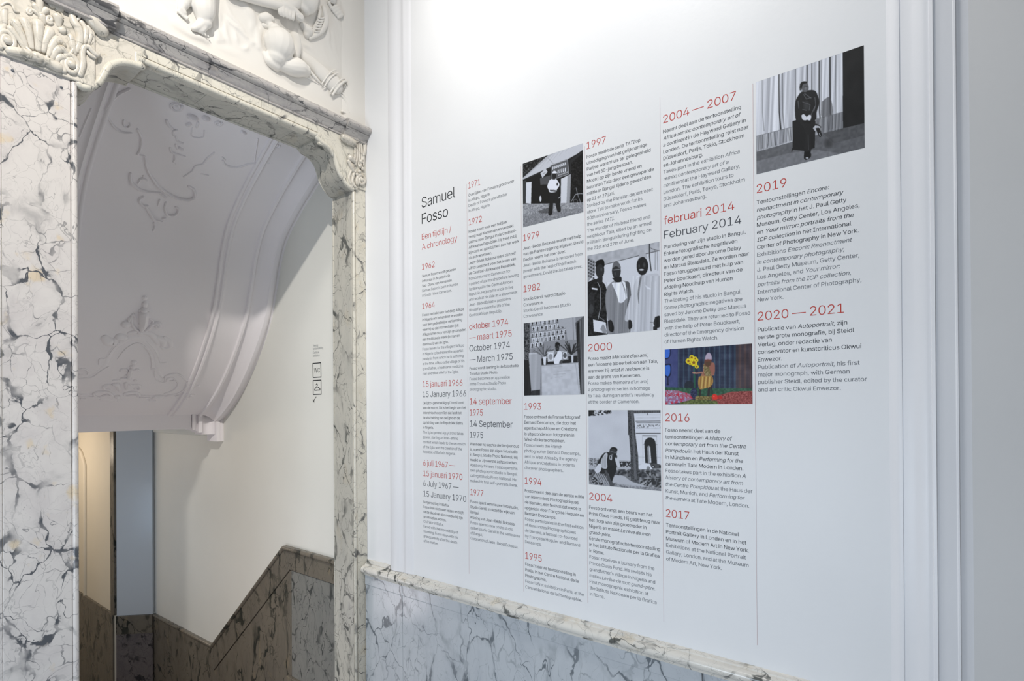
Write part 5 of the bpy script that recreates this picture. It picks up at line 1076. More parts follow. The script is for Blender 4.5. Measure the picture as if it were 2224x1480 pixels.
# ================================================================ printed pictures: flat prints, drawn on a fine vertex grid
def homog(src, goal):
    A = []; b_ = []
    for (x, y), (u, v) in zip(src, goal):
        A += [[x, y, 1, 0, 0, 0, -u*x, -u*y], [0, 0, 0, x, y, 1, -v*x, -v*y]]; b_ += [u, v]
    return np.append(np.linalg.solve(np.array(A, float), np.array(b_, float)), 1).reshape(3, 3)
def vnoise(h, w_, cell, rng):
    gh, gw = int(h/cell)+3, int(w_/cell)+3; g = rng.random((gh, gw)); yy = np.arange(h)/cell; xx = np.arange(w_)/cell
    y0 = yy.astype(int); x0_ = xx.astype(int); fy = (yy-y0)[:, None]; fx = (xx-x0_)[None]; fy = fy*fy*(3-2*fy); fx = fx*fx*(3-2*fx)
    return (g[y0][:, x0_]*(1-fy)*(1-fx)+g[y0][:, x0_+1]*(1-fy)*fx+g[y0+1][:, x0_]*fy*(1-fx)+g[y0+1][:, x0_+1]*fy*fx)
class Pic:
    def __init__(s, corners, w_, h, base, seed=1):
        s.w, s.h = w_*2, h*2; s.rng = np.random.default_rng(seed)
        Hm = homog([(0, 0), (s.w, 0), (s.w, s.h), (0, s.h)], corners)
        X, Y = np.meshgrid(np.arange(s.w)+.5, np.arange(s.h)+.5); D = Hm[2, 0]*X+Hm[2, 1]*Y+Hm[2, 2]
        s.X = (Hm[0, 0]*X+Hm[0, 1]*Y+Hm[0, 2])/D; s.Y = (Hm[1, 0]*X+Hm[1, 1]*Y+Hm[1, 2])/D
        s.C = np.zeros((s.h, s.w, 3)); s.C[:] = s.col(base)
    def col(s, c):
        if isinstance(c, (int, float)): c = (c*.97, c*.985, c*1.03)     # cool black-and-white print
        return np.array(c, float)
    def put(s, m, c, a=1.):
        m = (m*a)[..., None]; s.C = s.C*(1-m)+s.col(c)*m
    def mpoly(s, P):
        P = np.array(P, float); Q = np.roll(P, -1, 0); m = np.zeros(s.X.shape, bool)
        for (x1, y1), (x2, y2) in zip(P, Q):
            if y1 == y2: continue
            m ^= ((y1 > s.Y) != (y2 > s.Y)) & (s.X < (x2-x1)*(s.Y-y1)/(y2-y1)+x1)
        return m.astype(float)
    def poly(s, P, c, a=1.): s.put(s.mpoly(P), c, a)
    def sm(s, P, c, a=1.): s.poly(catmull(list(P)+[P[0]], 5)[:-1], c, a)
    def ell(s, cx, cy, rx, ry, c, a=1., soft=0):
        d = ((s.X-cx)/rx)**2+((s.Y-cy)/ry)**2
        s.put(np.clip(1-d, 0, 1)**.7 if soft else (d < 1).astype(float), c, a)
    def line(s, P, w_, c, a=1.):
        m = np.zeros(s.X.shape)
        for (x1, y1), (x2, y2) in zip(P[:-1], P[1:]):
            dx, dy = x2-x1, y2-y1; t = np.clip(((s.X-x1)*dx+(s.Y-y1)*dy)/(dx*dx+dy*dy+1e-9), 0, 1)
            d = np.hypot(s.X-x1-t*dx, s.Y-y1-t*dy); m = np.maximum(m, np.clip((w_/2-d)/(w_*.25)+.5, 0, 1))
        s.put(m, c, a)
    def grain(s, P, cell, amt, thr=None, c=None):
        m = s.mpoly(P); n = vnoise(s.h, s.w, cell, s.rng)
        if thr is not None: s.put(m*(n > thr), c)
        else: s.C += (m*(n-.5)*amt)[..., None]
    def folds(s, P, cell, amt):     # soft vertical folds of cloth
        m = s.mpoly(P); g = s.rng.random(4000); x = np.abs(s.X+.04*s.Y)/cell; i = x.astype(int); f = x-i; f = f*f*(3-2*f)
        s.C += (m*((g[i % 4000]*(1-f)+g[(i+1) % 4000]*f)-.5)*amt)[..., None]
    def finish(s):
        for _ in range(2): s.C = (s.C+np.roll(s.C, 1, 0)+np.roll(s.C, 1, 1)+np.roll(s.C, -1, 0)+np.roll(s.C, -1, 1))/5
        n = s.rng.normal(0, .012, (s.h, s.w, 1)); C = np.clip(s.C+n, 0, 1); C = C.reshape(s.h//2, 2, s.w//2, 2, 3).mean((1, 3))
        return np.where(C <= .04045, C/12.92, ((C+.055)/1.055)**2.4)
m_print, nt, b_ = newmat('print_ink'); at = N(nt, 'ShaderNodeVertexColor'); at.layer_name = 'ink'; nt.links.new(at.outputs[0], b_.inputs['Base Color']); b_.inputs['Roughness'].default_value = .45; b_.inputs['Specular IOR Level'].default_value = .3
def hang(pic, col, z1, z0, label):
    C = pic.finish(); h, w_ = C.shape[:2]; yl = S0-KC*col
    U, W_ = np.meshgrid(np.linspace(0, 1, w_), np.linspace(0, 1, h))
    V = np.stack([np.full(U.size, XW-.0003), (yl-WP*U).ravel(), (Z(z1)-(z1-z0)*W_).ravel()], 1)
    grid = np.arange(h*w_).reshape(h, w_); q = np.stack([grid[:-1, :-1], grid[1:, :-1], grid[1:, 1:], grid[:-1, 1:]], -1).reshape(-1, 4)
    me = bpy.data.meshes.new('printed_picture'); me.vertices.add(len(V)); me.vertices.foreach_set('co', V.astype('f4').ravel())
    me.loops.add(len(q)*4); me.loops.foreach_set('vertex_index', q.astype('i4').ravel()); me.polygons.add(len(q)); me.polygons.foreach_set('loop_start', np.arange(0, len(q)*4, 4, dtype='i4')); me.update(calc_edges=True)
    ca = me.color_attributes.new('ink', 'FLOAT_COLOR', 'POINT'); ca.data.foreach_set('color', np.concatenate([C.reshape(-1, 3), np.ones((C.shape[0]*w_, 1))], 1).astype('f4').ravel())
    o = link('printed_picture', me, m_print); tag(o, label, 'picture', 'pictures printed on the text wall'); return o
# --- man standing before a shop (crop D coordinates)
p = Pic([(72, 303), (672, 100), (680, 790), (75, 945)], 190, 196, .16, 1)
p.grain([(60, 250), (330, 150), (330, 260), (60, 420)], 5, .5)
p.poly([(70, 450), (330, 215), (690, 80), (690, 165), (540, 250), (76, 462)], .80); p.poly([(70, 450), (330, 215), (400, 190), (200, 350), (76, 462)], .72)
p.line([(330, 250), (400, 330)], 5, .6); [p.line([(360+i*45, 205-i*16), (250+i*62, 345-i*40)], 3, .70) for i in range(7)]
p.line([(70, 475), (300, 390), (540, 268), (690, 160)], 10, .10)
p.poly([(76, 475), (540, 270), (550, 700), (76, 712)], .07)
p.poly([(76, 475), (110, 470), (110, 700), (76, 712)], .22); p.poly([(108, 490), (162, 485), (156, 705), (104, 700)], .88); p.poly([(455, 455), (552, 410), (545, 700), (452, 712)], .86); p.poly([(520, 430), (556, 412), (545, 695), (510, 700)], .62)
p.poly([(556, 300), (690, 180), (690, 735), (550, 700)], .07); p.grain([(556, 300), (690, 240), (690, 600), (556, 560)], 4, .25)
p.poly([(245, 450), (350, 420), (350, 510), (250, 515)], .32); p.poly([(250, 400), (302, 352), (322, 385), (270, 448)], .82); p.line([(275, 405), (300, 392)], 5, .5)
p.poly([(350, 320), (520, 258), (535, 410), (360, 470)], .36); p.line([(352, 322), (520, 262), (533, 408), (360, 468)], 6, .66)
for i, x in enumerate(range(372, 510, 20)): p.line([(x, 362-i*7), (x+5, 336-i*7)], 7, .93); p.line([(x, 340-i*7), (x+12, 352-i*7)], 5, .9)
for i, x in enumerate(range(425, 505, 18)): p.line([(x, 400-i*5), (x+3, 368-i*5)], 9, .96)
for i, x in enumerate(range(430, 515, 14)): p.line([(x, 425-i*5), (x+6, 414-i*5)], 6, .82)
p.poly([(70, 705), (440, 700), (690, 690), (690, 800), (75, 950)], .60); p.grain([(70, 705), (440, 700), (690, 690), (690, 800), (75, 950)], 5, .30); p.poly([(75, 820), (690, 740), (690, 800), (75, 950)], .50, .6); p.grain([(70, 800), (690, 740), (690, 800), (75, 950)], 3, .25)
p.poly([(220, 780), (340, 740), (340, 800), (250, 800)], .22, .6)
p.sm([(345, 580), (410, 570), (430, 640), (455, 770), (420, 780), (385, 660), (368, 805), (330, 812), (340, 700)], .10)
p.sm([(340, 470), (370, 455), (410, 460), (440, 510), (428, 545), (415, 560), (410, 585), (345, 590), (330, 560), (318, 530)], .93); p.ell(418, 510, 7, 16, .1); p.line([(352, 572), (410, 578)], 16, .3); p.grain([(345, 560), (412, 560), (412, 590), (345, 590)], 2, .5)
p.ell(388, 425, 19, 32, .13); p.sm([(365, 400), (385, 375), (410, 385), (412, 400), (385, 402)], .92); p.line([(375, 455), (392, 455)], 14, .2)
for c, r in (((640, 665), 62), ((600, 680), 20)): p.line([(c[0]+r*math.cos(a), c[1]+r*math.sin(a)) for a in np.linspace(0, 6.3, 24)], 4, .5)
p.line([(560, 680), (600, 610), (680, 600)], 5, .7); p.line([(605, 545), (620, 610), (650, 690)], 5, .65); p.ell(250, 655, 11, 30, .85); p.line([(430, 650), (450, 632)], 6, .8)
hang(p, 2, .9804, .7224, 'black and white picture of a standing man before a shop, top of the third column')
# --- studio counter (crop E)
p = Pic([(80, 474), (688, 403), (693, 1190), (85, 1201)], 190, 222, .58, 2)
p.poly([(80, 474), (140, 465), (140, 900), (85, 900)], .30); p.grain([(80, 474), (140, 465), (140, 900), (85, 900)], 6, .4)
rg = random.Random(4)
for r, y in enumerate((480, 535, 600, 650, 700)):
    for k in range(8 if r != 2 else 9):
        x = 150+k*42+(r % 2)*12-(r == 0)*0; yy = y-k*5; 
        if x > 500 or (r > 3 and k > 2): continue
        p.poly([(x, yy-24), (x+36, yy-28), (x+37, yy+22), (x+1, yy+26)], .80+.1*rg.random()); p.ell(x+18, yy-6, 9, 13, .12+.45*rg.random()); p.ell(x+17, yy+14, 13, 9, .3+.4*rg.random())
p.poly([(430, 440), (600, 415), (610, 640), (520, 640), (500, 520), (430, 500)], .70)
p.poly([(600, 470), (690, 400), (694, 1190), (650, 1190), (625, 880)], .34); [p.line([(625+i*12, 480-i*12), (650+i*9, 1190)], 4, .2 if i % 2 else .48) for i in range(5)]; p.line([(575, 420), (580, 640)], 4, .3)
p.poly([(610, 480), (640, 455), (660, 1180), (640, 1180)], .16)
p.poly([(85, 850), (130, 840), (160, 1195), (85, 1200)], .12); p.poly([(130, 775), (255, 765), (255, 900), (245, 1150), (160, 1150)], .70); p.poly([(160, 1150), (245, 1140), (245, 1197), (150, 1197)], .2); p.line([(140, 780), (255, 772)], 12, .8)
p.poly([(260, 830), (620, 800), (625, 900), (262, 905)], .14)
for i in range(46):
    a = rg.uniform(-1.1, 1.1); L_ = rg.uniform(60, 130); p.line([(285, 810), (285+L_*math.sin(a), 810-L_*math.cos(a))], 3.4, rg.uniform(.15, .75))
for i in range(16):
    a = rg.uniform(-.9, 1.0); L_ = rg.uniform(70, 150); p.line([(560, 790), (560+L_*math.sin(a), 790-L_*math.cos(a))], 9, rg.uniform(.08, .25))
p.poly([(275, 812), (308, 810), (302, 892), (282, 892)], .92); p.poly([(558, 795), (580, 793), (578, 880), (562, 880)], .85)
p.poly([(318, 762), (385, 755), (388, 855), (322, 862)], .93); p.ell(352, 812, 20, 30, .62); p.line([(325, 770), (380, 764), (382, 850), (328, 856), (325, 770)], 3, .6); p.poly([(462, 758), (522, 750), (528, 840), (468, 848)], .93); p.ell(495, 798, 18, 26, .35); p.line([(470, 765), (518, 759), (521, 835), (474, 840), (470, 765)], 4, .2)
p.sm([(390, 800), (410, 762), (455, 755), (470, 800), (460, 850), (450, 880), (388, 880)], .94); p.sm([(440, 860), (465, 840), (470, 878), (440, 885)], .3)
p.ell(418, 725, 19, 34, .16); p.sm([(395, 715), (400, 675), (420, 665), (442, 678), (442, 712), (425, 690)], .06); p.line([(388, 815), (412, 770)], 12, .2); p.line([(412, 733), (424, 732)], 3, .7)
p.poly([(258, 895), (628, 865), (650, 1191), (265, 1197)], .80); p.grain([(258, 895), (628, 865), (650, 1191), (265, 1197)], 18, .08); p.line([(262, 900), (630, 870)], 6, .55); p.line([(600, 875), (640, 1190)], 3, .6)
for y, a_1, b_1 in ((915, 380, 470), (955, 420, 560), (988, 380, 500), (1018, 395, 470)): p.line([(a_1, y), (b_1, y-7)], 3, .62, .8)
p.folds([(600, 470), (690, 400), (694, 1190), (650, 1190), (625, 880)], 9, .2); p.folds([(85, 700), (262, 700), (262, 1190), (85, 1190)], 20, .10)
hang(p, 2, .3333, .0405, 'black and white picture of a person behind a counter under pinned portraits')
# --- three men (crop E; the lower half, so heads use negative y)
d_ = 290.*0; yo = (290-600)*4.625
def D2(pts): return [(x, y+yo) for x, y in pts]
p = Pic([(722, 1228+yo), (1443, 1090+yo), (1451, 540), (725, 604)], 220, 244, .86, 3)
p.poly(D2([(722, 1225), (1443, 1085), (1443, 1180), (1060, 1270), (870, 1325), (722, 1260)]), .72); p.grain(D2([(722, 1225), (1443, 1085), (1443, 1180), (1060, 1270), (870, 1325), (722, 1260)]), 20, .12)
p.poly(D2([(722, 1240), (800, 1280), (800, 1400), (722, 1500)]), .6)
for i in range(6):
    for k in range(3): p.poly(D2([(728+k*24, 1260+i*32+k*12), (744+k*24, 1264+i*32+k*12), (744+k*24, 1280+i*32+k*12), (728+k*24, 1276+i*32+k*12)]), .25)
p.line(D2([(800, 1300), (880, 1322), (1060, 1275), (1300, 1215), (1445, 1180)]), 5, .15); p.line(D2([(1343, 1110), (1343, 1240), (1360, 1380)]), 11, .22); p.line(D2([(1350, 1150), (1400, 1180), (1400, 1370)]), 5, .5); p.line(D2([(1420, 1180), (1425, 1380)]), 4, .5); p.line(D2([(1360, 1160), (1440, 1185)]), 5, .4)
# left man
p.sm([(725, 60), (790, 30), (850, 40), (905, 100), (930, 250), (915, 380), (925, 560), (900, 590), (725, 604)], .10); p.grain([(725, 60), (905, 60), (930, 560), (725, 600)], 7, .20)
p.line([(825, 60), (850, 120), (855, 300), (830, 430)], 5, .75); p.poly([(765, 112), (822, 122), (822, 138), (765, 130)], .9); p.sm([(735, 180), (780, 160), (790, 330), (745, 420), (728, 300)], .22, .6); p.ell(760, 330, 22, 50, .32, .5)
p.ell(848, -60, 44, 78, .17); p.sm([(800, -100), (820, -155), (880, -165), (895, -110), (885, -95), (850, -125), (815, -95)], .05); p.sm([(820, 20), (870, 0), (870, 60), (845, 75), (825, 50)], .14); p.ell(862, -70, 12, 22, .38, .6, 1)
p.poly([(778, 432), (905, 462), (918, 575), (785, 552)], .90); p.sm([(850, 530), (880, 480), (915, 555), (890, 572)], .6)
p.line([(830, 400), (900, 450)], 4, .7)
# middle man
p.sm([(925, 100), (975, 55), (1060, 45), (1140, 70), (1150, 200), (1165, 400), (1150, 560), (930, 580), (925, 440), (905, 300), (905, 180)], .55); [p.line([(960+i*30, 150), (950+i*32, 570)], 8, .62 if i % 2 else .46, .6) for i in range(6)]
p.sm([(1080, 60), (1145, 75), (1160, 300), (1120, 300), (1130, 150)], .38); p.poly([(965, 70), (1000, 60), (1030, 170), (1048, 262), (1075, 235), (1110, 225), (1100, 130), (1065, 45), (1100, 60), (1120, 222), (1060, 255), (1038, 268), (1015, 180)], .95); p.sm([(1000, 70), (1060, 55), (1105, 220), (1040, 260)], .93)
p.ell(1012, -50, 44, 76, .18); p.sm([(970, -75), (985, -135), (1030, -140), (1055, -95), (1050, -75), (1010, -100)], .42); p.line([(985, -62), (1042, -68)], 8, .55); p.sm([(970, 20), (1055, 5), (1060, 55), (1010, 60)], .12); p.ell(1000, -25, 10, 20, .36, .6, 1)
p.sm([(925, 450), (960, 440), (985, 500), (980, 555), (940, 545)], .10)
# right man
p.sm([(1225, 10), (1300, -10), (1360, -20), (1445, 5), (1455, 300), (1450, 545), (1170, 565), (1175, 460), (1095, 435), (1150, 220), (1190, 80)], .80); [p.line([(1220+i*36, 60), (1190+i*44, 540)], 7, .86 if i % 2 else .72, .7) for i in range(6)]
p.sm([(1245, 10), (1270, 0), (1240, 180), (1236, 280), (1222, 180)], .62); p.line([(1262, 0), (1232, 140), (1238, 275), (1228, 180), (1250, 20)], 3, .35); p.sm([(1300, 90), (1360, 130), (1320, 128)], .92)
p.ell(1272, -100, 58, 92, .13); p.sm([(1235, -175), (1245, -230), (1275, -242), (1312, -215), (1320, -175), (1280, -192)], .72); p.ell(1262, -62, 26, 8, .9); p.ell(1290, -110, 16, 30, .36, .6, 1); p.ell(1240, -100, 10, 24, .34, .6, 1)
p.sm([(1130, 440), (1160, 445), (1170, 510), (1135, 530)], .12); p.sm([(1400, 410), (1450, 405), (1452, 500), (1420, 520), (1385, 480)], .12); p.sm([(1380, 510), (1410, 500), (1420, 540), (1385, 545)], .1); p.line([(1350, 462), (1395, 468)], 3, .3)
p.folds([(905, 60), (1165, 60), (1165, 570), (925, 580)], 12, .16); p.folds([(1170, 0), (1455, 0), (1455, 560), (1170, 560)], 16, .14)
hang(p, 3, .5560, .2561, 'black and white picture of three men side by side, in the fourth column')
# --- kneeling man by a tree (crop F)
p = Pic([(977, 188), (1938, 200), (1946, 1276), (980, 1188)], 220, 228, .82, 4)
p.grain([(977, 188), (1500, 194), (1500, 830), (980, 830)], 60, .05)
P_ = [(977, 188), (1280, 190), (1290, 235), (1180, 250), (1100, 262), (977, 270)]; p.poly([(977, 188), (1060, 190), (1020, 262), (977, 262)], .12); p.grain(P_, 6, 0, .5, .12)
p.poly([(977, 830), (1560, 870), (1560, 1000), (980, 990)], .72); p.grain([(977, 830), (1140, 845), (1140, 900), (977, 900)], 5, 0, .5, .45); p.grain([(980, 900), (1560, 905), (1560, 950), (980, 945)], 5, 0, .55, .18); p.grain([(1380, 880), (1560, 880), (1560, 950), (1380, 950)], 7, 0, .4, .15)
# arch building
p.poly([(1585, 200), (1938, 202), (1944, 940), (1640, 920), (1605, 540)], .88); p.poly([(1580, 200), (1938, 200), (1938, 236), (1585, 240)], .28); [p.line([(1600+i*22, 205), (1600+i*22, 235)], 5, .5) for i in range(16)]
p.line([(1610, 345), (1940, 345)], 8, .35); p.line([(1620, 365), (1940, 368)], 6, .3); p.grain([(1620, 385), (1940, 385), (1940, 430), (1620, 430)], 5, 0, .6, .5); p.line([(1615, 505), (1942, 508)], 10, .2); p.line([(1700, 537), (1885, 540)], 12, .35); p.line([(1620, 260), (1940, 262)], 4, .6); p.line([(1766, 240), (1766, 262)], 8, .3); p.line([(1615, 300), (1940, 302)], 3, .65); p.line([(1610, 440), (1940, 443)], 3, .65)
p.line([(1700, 540), (1705, 880)], 4, .6); p.line([(1885, 540), (1890, 900)], 4, .6); p.line([(1700, 655), (1722, 657)], 4, .4); p.line([(1870, 655), (1895, 657)], 4, .4); p.line([(1640, 820), (1735, 824)], 3, .55); p.line([(1890, 824), (1944, 828)], 3, .55)
arch_ = [(1735, 910), (1722, 650)]+[(1796+74*math.cos(a), 640-78*math.sin(a)) for a in np.linspace(3.14, 0, 14)]+[(1872, 650), (1890, 930)]
p.poly(arch_, .10); p.poly([(1770, 915), (1760, 690), (1775, 665), (1800, 680), (1815, 900)], .60); p.poly([(1795, 900), (1785, 700), (1800, 690), (1815, 890)], .85)
p.poly([(1640, 915), (1760, 905), (1850, 935), (1945, 940), (1945, 990), (1640, 985)], .82); p.sm([(1660, 930), (1740, 900), (1830, 935), (1850, 975), (1650, 975)], .90); p.sm([(1800, 920), (1860, 905), (1945, 930), (1945, 970), (1830, 970)], .3); p.ell(1773, 968, 20, 20, .12); p.ell(1773, 968, 11, 11, .8); p.ell(1840, 950, 22, 26, .12); p.ell(1838, 950, 10, 14, .7); p.ell(1930, 950, 14, 16, .1)
# ground
p.poly([(980, 990), (1945, 985), (1946, 1280), (980, 1195)], .45); p.grain([(980, 980), (1945, 985), (1946, 1280), (980, 1195)], 14, .55); p.grain([(980, 1000), (1945, 1000), (1946, 1100), (980, 1060)], 9, 0, .6, .15); p.grain([(1650, 1110), (1945, 1110), (1945, 1230), (1650, 1190)], 7, 0, .5, .15)
p.sm([(1330, 1060), (1450, 1075), (1560, 1150), (1750, 1210), (1600, 1230), (1380, 1190), (1300, 1150)], .74); p.poly([(980, 1130), (1300, 1170), (1946, 1240), (1946, 1280), (980, 1195)], .55, .6); p.grain([(980, 1130), (1300, 1170), (1946, 1240), (1946, 1280), (980, 1195)], 5, .3)
# trunk
p.poly([(1500, 190), (1578, 190), (1590, 300), (1610, 560), (1640, 800), (1650, 1130), (1545, 1140), (1540, 800), (1520, 520), (1508, 330)], .26); p.grain([(1500, 190), (1578, 190), (1590, 300), (1610, 560), (1640, 800), (1650, 1130), (1545, 1140), (1540, 800), (1520, 520), (1508, 330)], 5, .22); p.poly([(1545, 210), (1570, 210), (1600, 700), (1625, 1120), (1590, 1120), (1570, 700)], .48, .6); p.line([(1516, 340), (1516, 520)], 12, .12)
# man
p.sm([(1065, 1000), (1110, 870), (1180, 770), (1250, 755), (1330, 800), (1370, 860), (1355, 960), (1320, 1010), (1200, 1040), (1080, 1040)], .12)
p.sm([(1150, 850), (1205, 765), (1235, 780), (1225, 860), (1225, 970), (1150, 960), (1140, 900)], .78); [p.line([(1165+i*14, 830-i*12), (1160+i*16, 960)], 4, .5) for i in range(4)]
p.sm([(1060, 1000), (1100, 920), (1140, 910), (1150, 960), (1130, 1020), (1080, 1035)], .85); p.sm([(1065, 1040), (1130, 1035), (1220, 1100), (1290, 1180), (1290, 1205), (1180, 1195), (1070, 1150), (1020, 1120)], .62); [p.line([(1080+i*26, 1040), (1150+i*30, 1190)], 6, .2) for i in range(5)]
p.sm([(1230, 950), (1330, 930), (1350, 1000), (1310, 1090), (1290, 1150), (1250, 1060)], .10); p.sm([(1015, 1100), (1060, 1090), (1130, 1150), (1200, 1195), (1050, 1185), (1020, 1140)], .14); p.grain([(1015, 1090), (1270, 1150), (1270, 1210), (1030, 1190)], 4, 0, .6, .7)
p.sm([(1190, 1000), (1220, 1000), (1262, 1100), (1300, 1160), (1325, 1200), (1270, 1210), (1240, 1130)], .30); p.sm([(1330, 830), (1365, 800), (1395, 900), (1400, 945), (1370, 955), (1345, 900)], .82); p.ell(1350, 815, 12, 26, .2); p.line([(1320, 1170), (1355, 1166)], 8, .2)
p.ell(1308, 750, 50, 64, .20); p.sm([(1262, 740), (1275, 700), (1320, 688), (1360, 705), (1362, 740), (1330, 715), (1285, 712)], .05); p.line([(1275, 742), (1345, 762)], 9, .45); p.ell(1295, 790, 14, 12, .45, .8); p.ell(1330, 800, 20, 22, .12); p.sm([(1255, 800), (1290, 800), (1290, 860), (1262, 850)], .75); p.sm([(1262, 810), (1280, 815), (1275, 850)], .1)
hang(p, 3, -.0185, -.2937, 'black and white picture of a man kneeling beside a tree trunk, lower fourth column')
# --- colour picture (crop J)
p = Pic([(137, 115), (1217, 35), (1222, 782), (143, 795)], 240, 160, (.12, .16, .28), 5)
p.poly([(137, 115), (300, 100), (300, 590), (140, 590)], (.25, .28, .48)); p.grain([(137, 115), (300, 100), (300, 590), (140, 590)], 20, .06)
for i in range(44):
    x = 300+i*21; c = (.10, .13, .24) if i % 3 else (.20, .27, .36)
    if i > 33: c = (.22, .18, .22) if i % 3 else (.32, .24, .24)
    p.poly([(x, 20), (x+21, 20), (x+21, 620), (x, 620)], c)
    for k in range(32): p.ell(x+10, 60+k*17.5-i*.4, 4.5, 5, (.36, .42, .46) if i <= 33 else (.42, .34, .34), .62)
p.grain([(300, 40), (1225, 20), (1225, 610), (300, 600)], 30, .12); p.line([(300, 100), (300, 590)], 5, (.2, .22, .4))
p.sm([(140, 110), (208, 108), (208, 190), (180, 230), (140, 225)], (.05, .07, .2)); p.sm([(142, 112), (198, 110), (198, 190), (175, 218), (142, 214)], (.22, .42, .82)); p.sm([(140, 300), (200, 290), (220, 320), (218, 410), (190, 460), (150, 450), (138, 400)], (.05, .07, .2)); p.sm([(146, 312), (195, 306), (208, 330), (205, 405), (182, 444), (152, 432), (144, 390)], (.22, .42, .80)); p.line([(178, 455), (180, 540)], 14, (.05, .07, .22)); p.ell(178, 545, 15, 14, (.05, .07, .22))
p.sm([(380, 590), (390, 530), (440, 500), (500, 530), (520, 600)], (.06, .09, .13), .8)
p.poly([(140, 580), (500, 590), (1222, 590), (1222, 700), (140, 680)], (.16, .34, .24)); p.grain([(140, 580), (1222, 590), (1222, 700), (140, 680)], 8, .16)
p.poly([(140, 615), (300, 620), (470, 665), (520, 700), (400, 760), (143, 795)], (.62, .42, .52)); P_ = [(140, 615), (300, 620), (470, 665), (520, 700), (400, 760), (143, 795)]; p.grain(P_, 9, 0, .6, (.74, .16, .26)); p.grain(P_, 8, 0, .66, (.66, .66, .78))
for i in range(7): p.line([(140+i*55, 640+i*8), (230+i*50, 690+i*6)], 7, (.70, .18, .26), .8); p.line([(150+i*40, 720), (220+i*45, 770)], 6, (.55, .35, .62), .8)
p.poly([(720, 700), (960, 630), (1222, 620), (1222, 790), (700, 790)], (.56, .24, .22)); p.grain([(720, 700), (960, 630), (1222, 620), (1222, 790), (700, 790)], 4, .35); p.poly([(320, 770), (480, 730), (780, 745), (800, 790), (330, 795)], (.34, .38, .16)); p.grain([(320, 770), (480, 730), (780, 745), (800, 790), (330, 795)], 5, .3)
p.line([(505, 330), (510, 590)], 9, (.12, .42, .26)); p.poly([(492, 430), (520, 430), (516, 640), (498, 640)], (.10, .34, .24), .7); p.sm([(420, 270), (440, 220), (470, 250), (450, 300)], (.14, .42, .22))
for cx, cy, r in ((472, 212, 30), (432, 258, 34), (497, 275, 44), (530, 245, 24), (535, 325, 24), (515, 225, 24), (450, 285, 20)):
    for k in range(10): a = k*.628; p.ell(cx+r*.62*math.cos(a), cy+r*.62*math.sin(a), r*.42, r*.42, (.93, .86, .14) if k % 2 else (.86, .74, .10))
    p.ell(cx, cy, r*.42, r*.42, (.55, .36, .08))
p.ell(500, 650, 44, 62, (.13, .16, .30)); p.grain([(456, 590), (544, 590), (544, 712), (456, 712)], 5, .3)
p.line([(575, 590), (570, 690)], 26, (.14, .09, .10)); p.line([(690, 560), (675, 700)], 30, (.14, .09, .10)); p.line([(715, 555), (725, 660)], 12, (.08, .06, .09)); p.poly([(515, 700), (540, 685), (735, 690), (700, 738), (520, 735)], (.48, .42, .22)); p.grain([(515, 700), (540, 685), (735, 690), (700, 738), (520, 735)], 5, .4)
p.sm([(560, 450), (640, 425), (720, 440), (735, 520), (700, 570), (640, 590), (570, 600), (550, 520)], (.70, .54, .26)); [p.line([(585+i*22, 450), (572+i*22, 590)], 7, (.86, .76, .48) if i % 2 else (.46, .30, .14)) for i in range(7)]
p.sm([(612, 300), (660, 285), (740, 275), (755, 340), (750, 420), (725, 435), (600, 440), (590, 420), (612, 380)], (.62, .42, .34)); p.sm([(620, 290), (690, 280), (712, 330), (705, 430), (640, 435), (622, 360)], (.52, .46, .30)); p.grain([(612, 280), (712, 280), (705, 435), (620, 435)], 5, .35)
p.line([(490, 400), (530, 405), (600, 395)], 22, (.64, .46, .40)); p.ell(505, 400, 18, 12, (.70, .54, .48)); p.sm([(700, 290), (752, 290), (756, 390), (730, 420), (690, 350)], (.60, .38, .32))
p.sm([(640, 230), (705, 228), (712, 290), (670, 330), (632, 300), (628, 260)], (.42, .24, .18)); p.sm([(632, 245), (648, 180), (682, 152), (712, 180), (716, 240), (672, 232)], (.72, .66, .74)); p.line([(632, 240), (716, 238)], 8, (.55, .34, .34)); p.sm([(640, 270), (700, 262), (690, 320), (650, 310)], (.34, .24, .16))
p.sm([(715, 690), (745, 660), (790, 680), (785, 722), (740, 728)], (.86, .16, .08)); p.sm([(785, 680), (820, 675), (850, 700), (840, 720), (795, 715)], (.72, .10, .08)); p.ell(745, 690, 10, 8, (.95, .5, .4), .7)
hang(p, 4, .1868, .0008, 'colour picture of a seated person holding sunflowers, the only one in colour')
# --- seated figure on a box (own zoom coordinates)
p = Pic([(52, 440), (1213, 42), (1225, 1138), (65, 1430)], 290, 250, .84, 6)
xf = lambda x: x
for i, (x, wd, t) in enumerate(((122, 10, .62), (190, 30, .78), (303, 14, .20), (340, 12, .55), (400, 30, .76), (480, 12, .50), (540, 30, .78), (605, 14, .32), (655, 12, .36), (690, 30, .74), (735, 16, .28), (755, 8, .5), (850, 15, .16), (910, 10, .55), (950, 30, .74))):
    p.line([(x, 60), (x+2, 500), (x+6, 760), (x+25, 960)], wd, t, .9)
p.sm([(760, 650), (850, 600), (880, 780), (765, 815)], .35, .75)
p.folds([(52, 440), (985, 110), (990, 757), (450, 920), (55, 1020)], 22, .22); p.folds([(52, 440), (985, 110), (990, 757), (450, 920), (55, 1020)], 7, .06)
fr = [(60, 1020), (450, 920), (990, 755), (990, 940), (770, 985), (450, 1065), (60, 1190)]; p.poly(fr, .66)
rg = random.Random(9)
for i in range(44):
    x = 70+i*20.8; y0_ = 1018-(x-60)*.285; p.line([(x, y0_+8), (x+rg.uniform(-14, 22), y0_+150)], rg.uniform(4, 9), rg.choice((.3, .86, .5, .8)) if x < 460 else rg.choice((.2, .45, .6, .3)), .8)
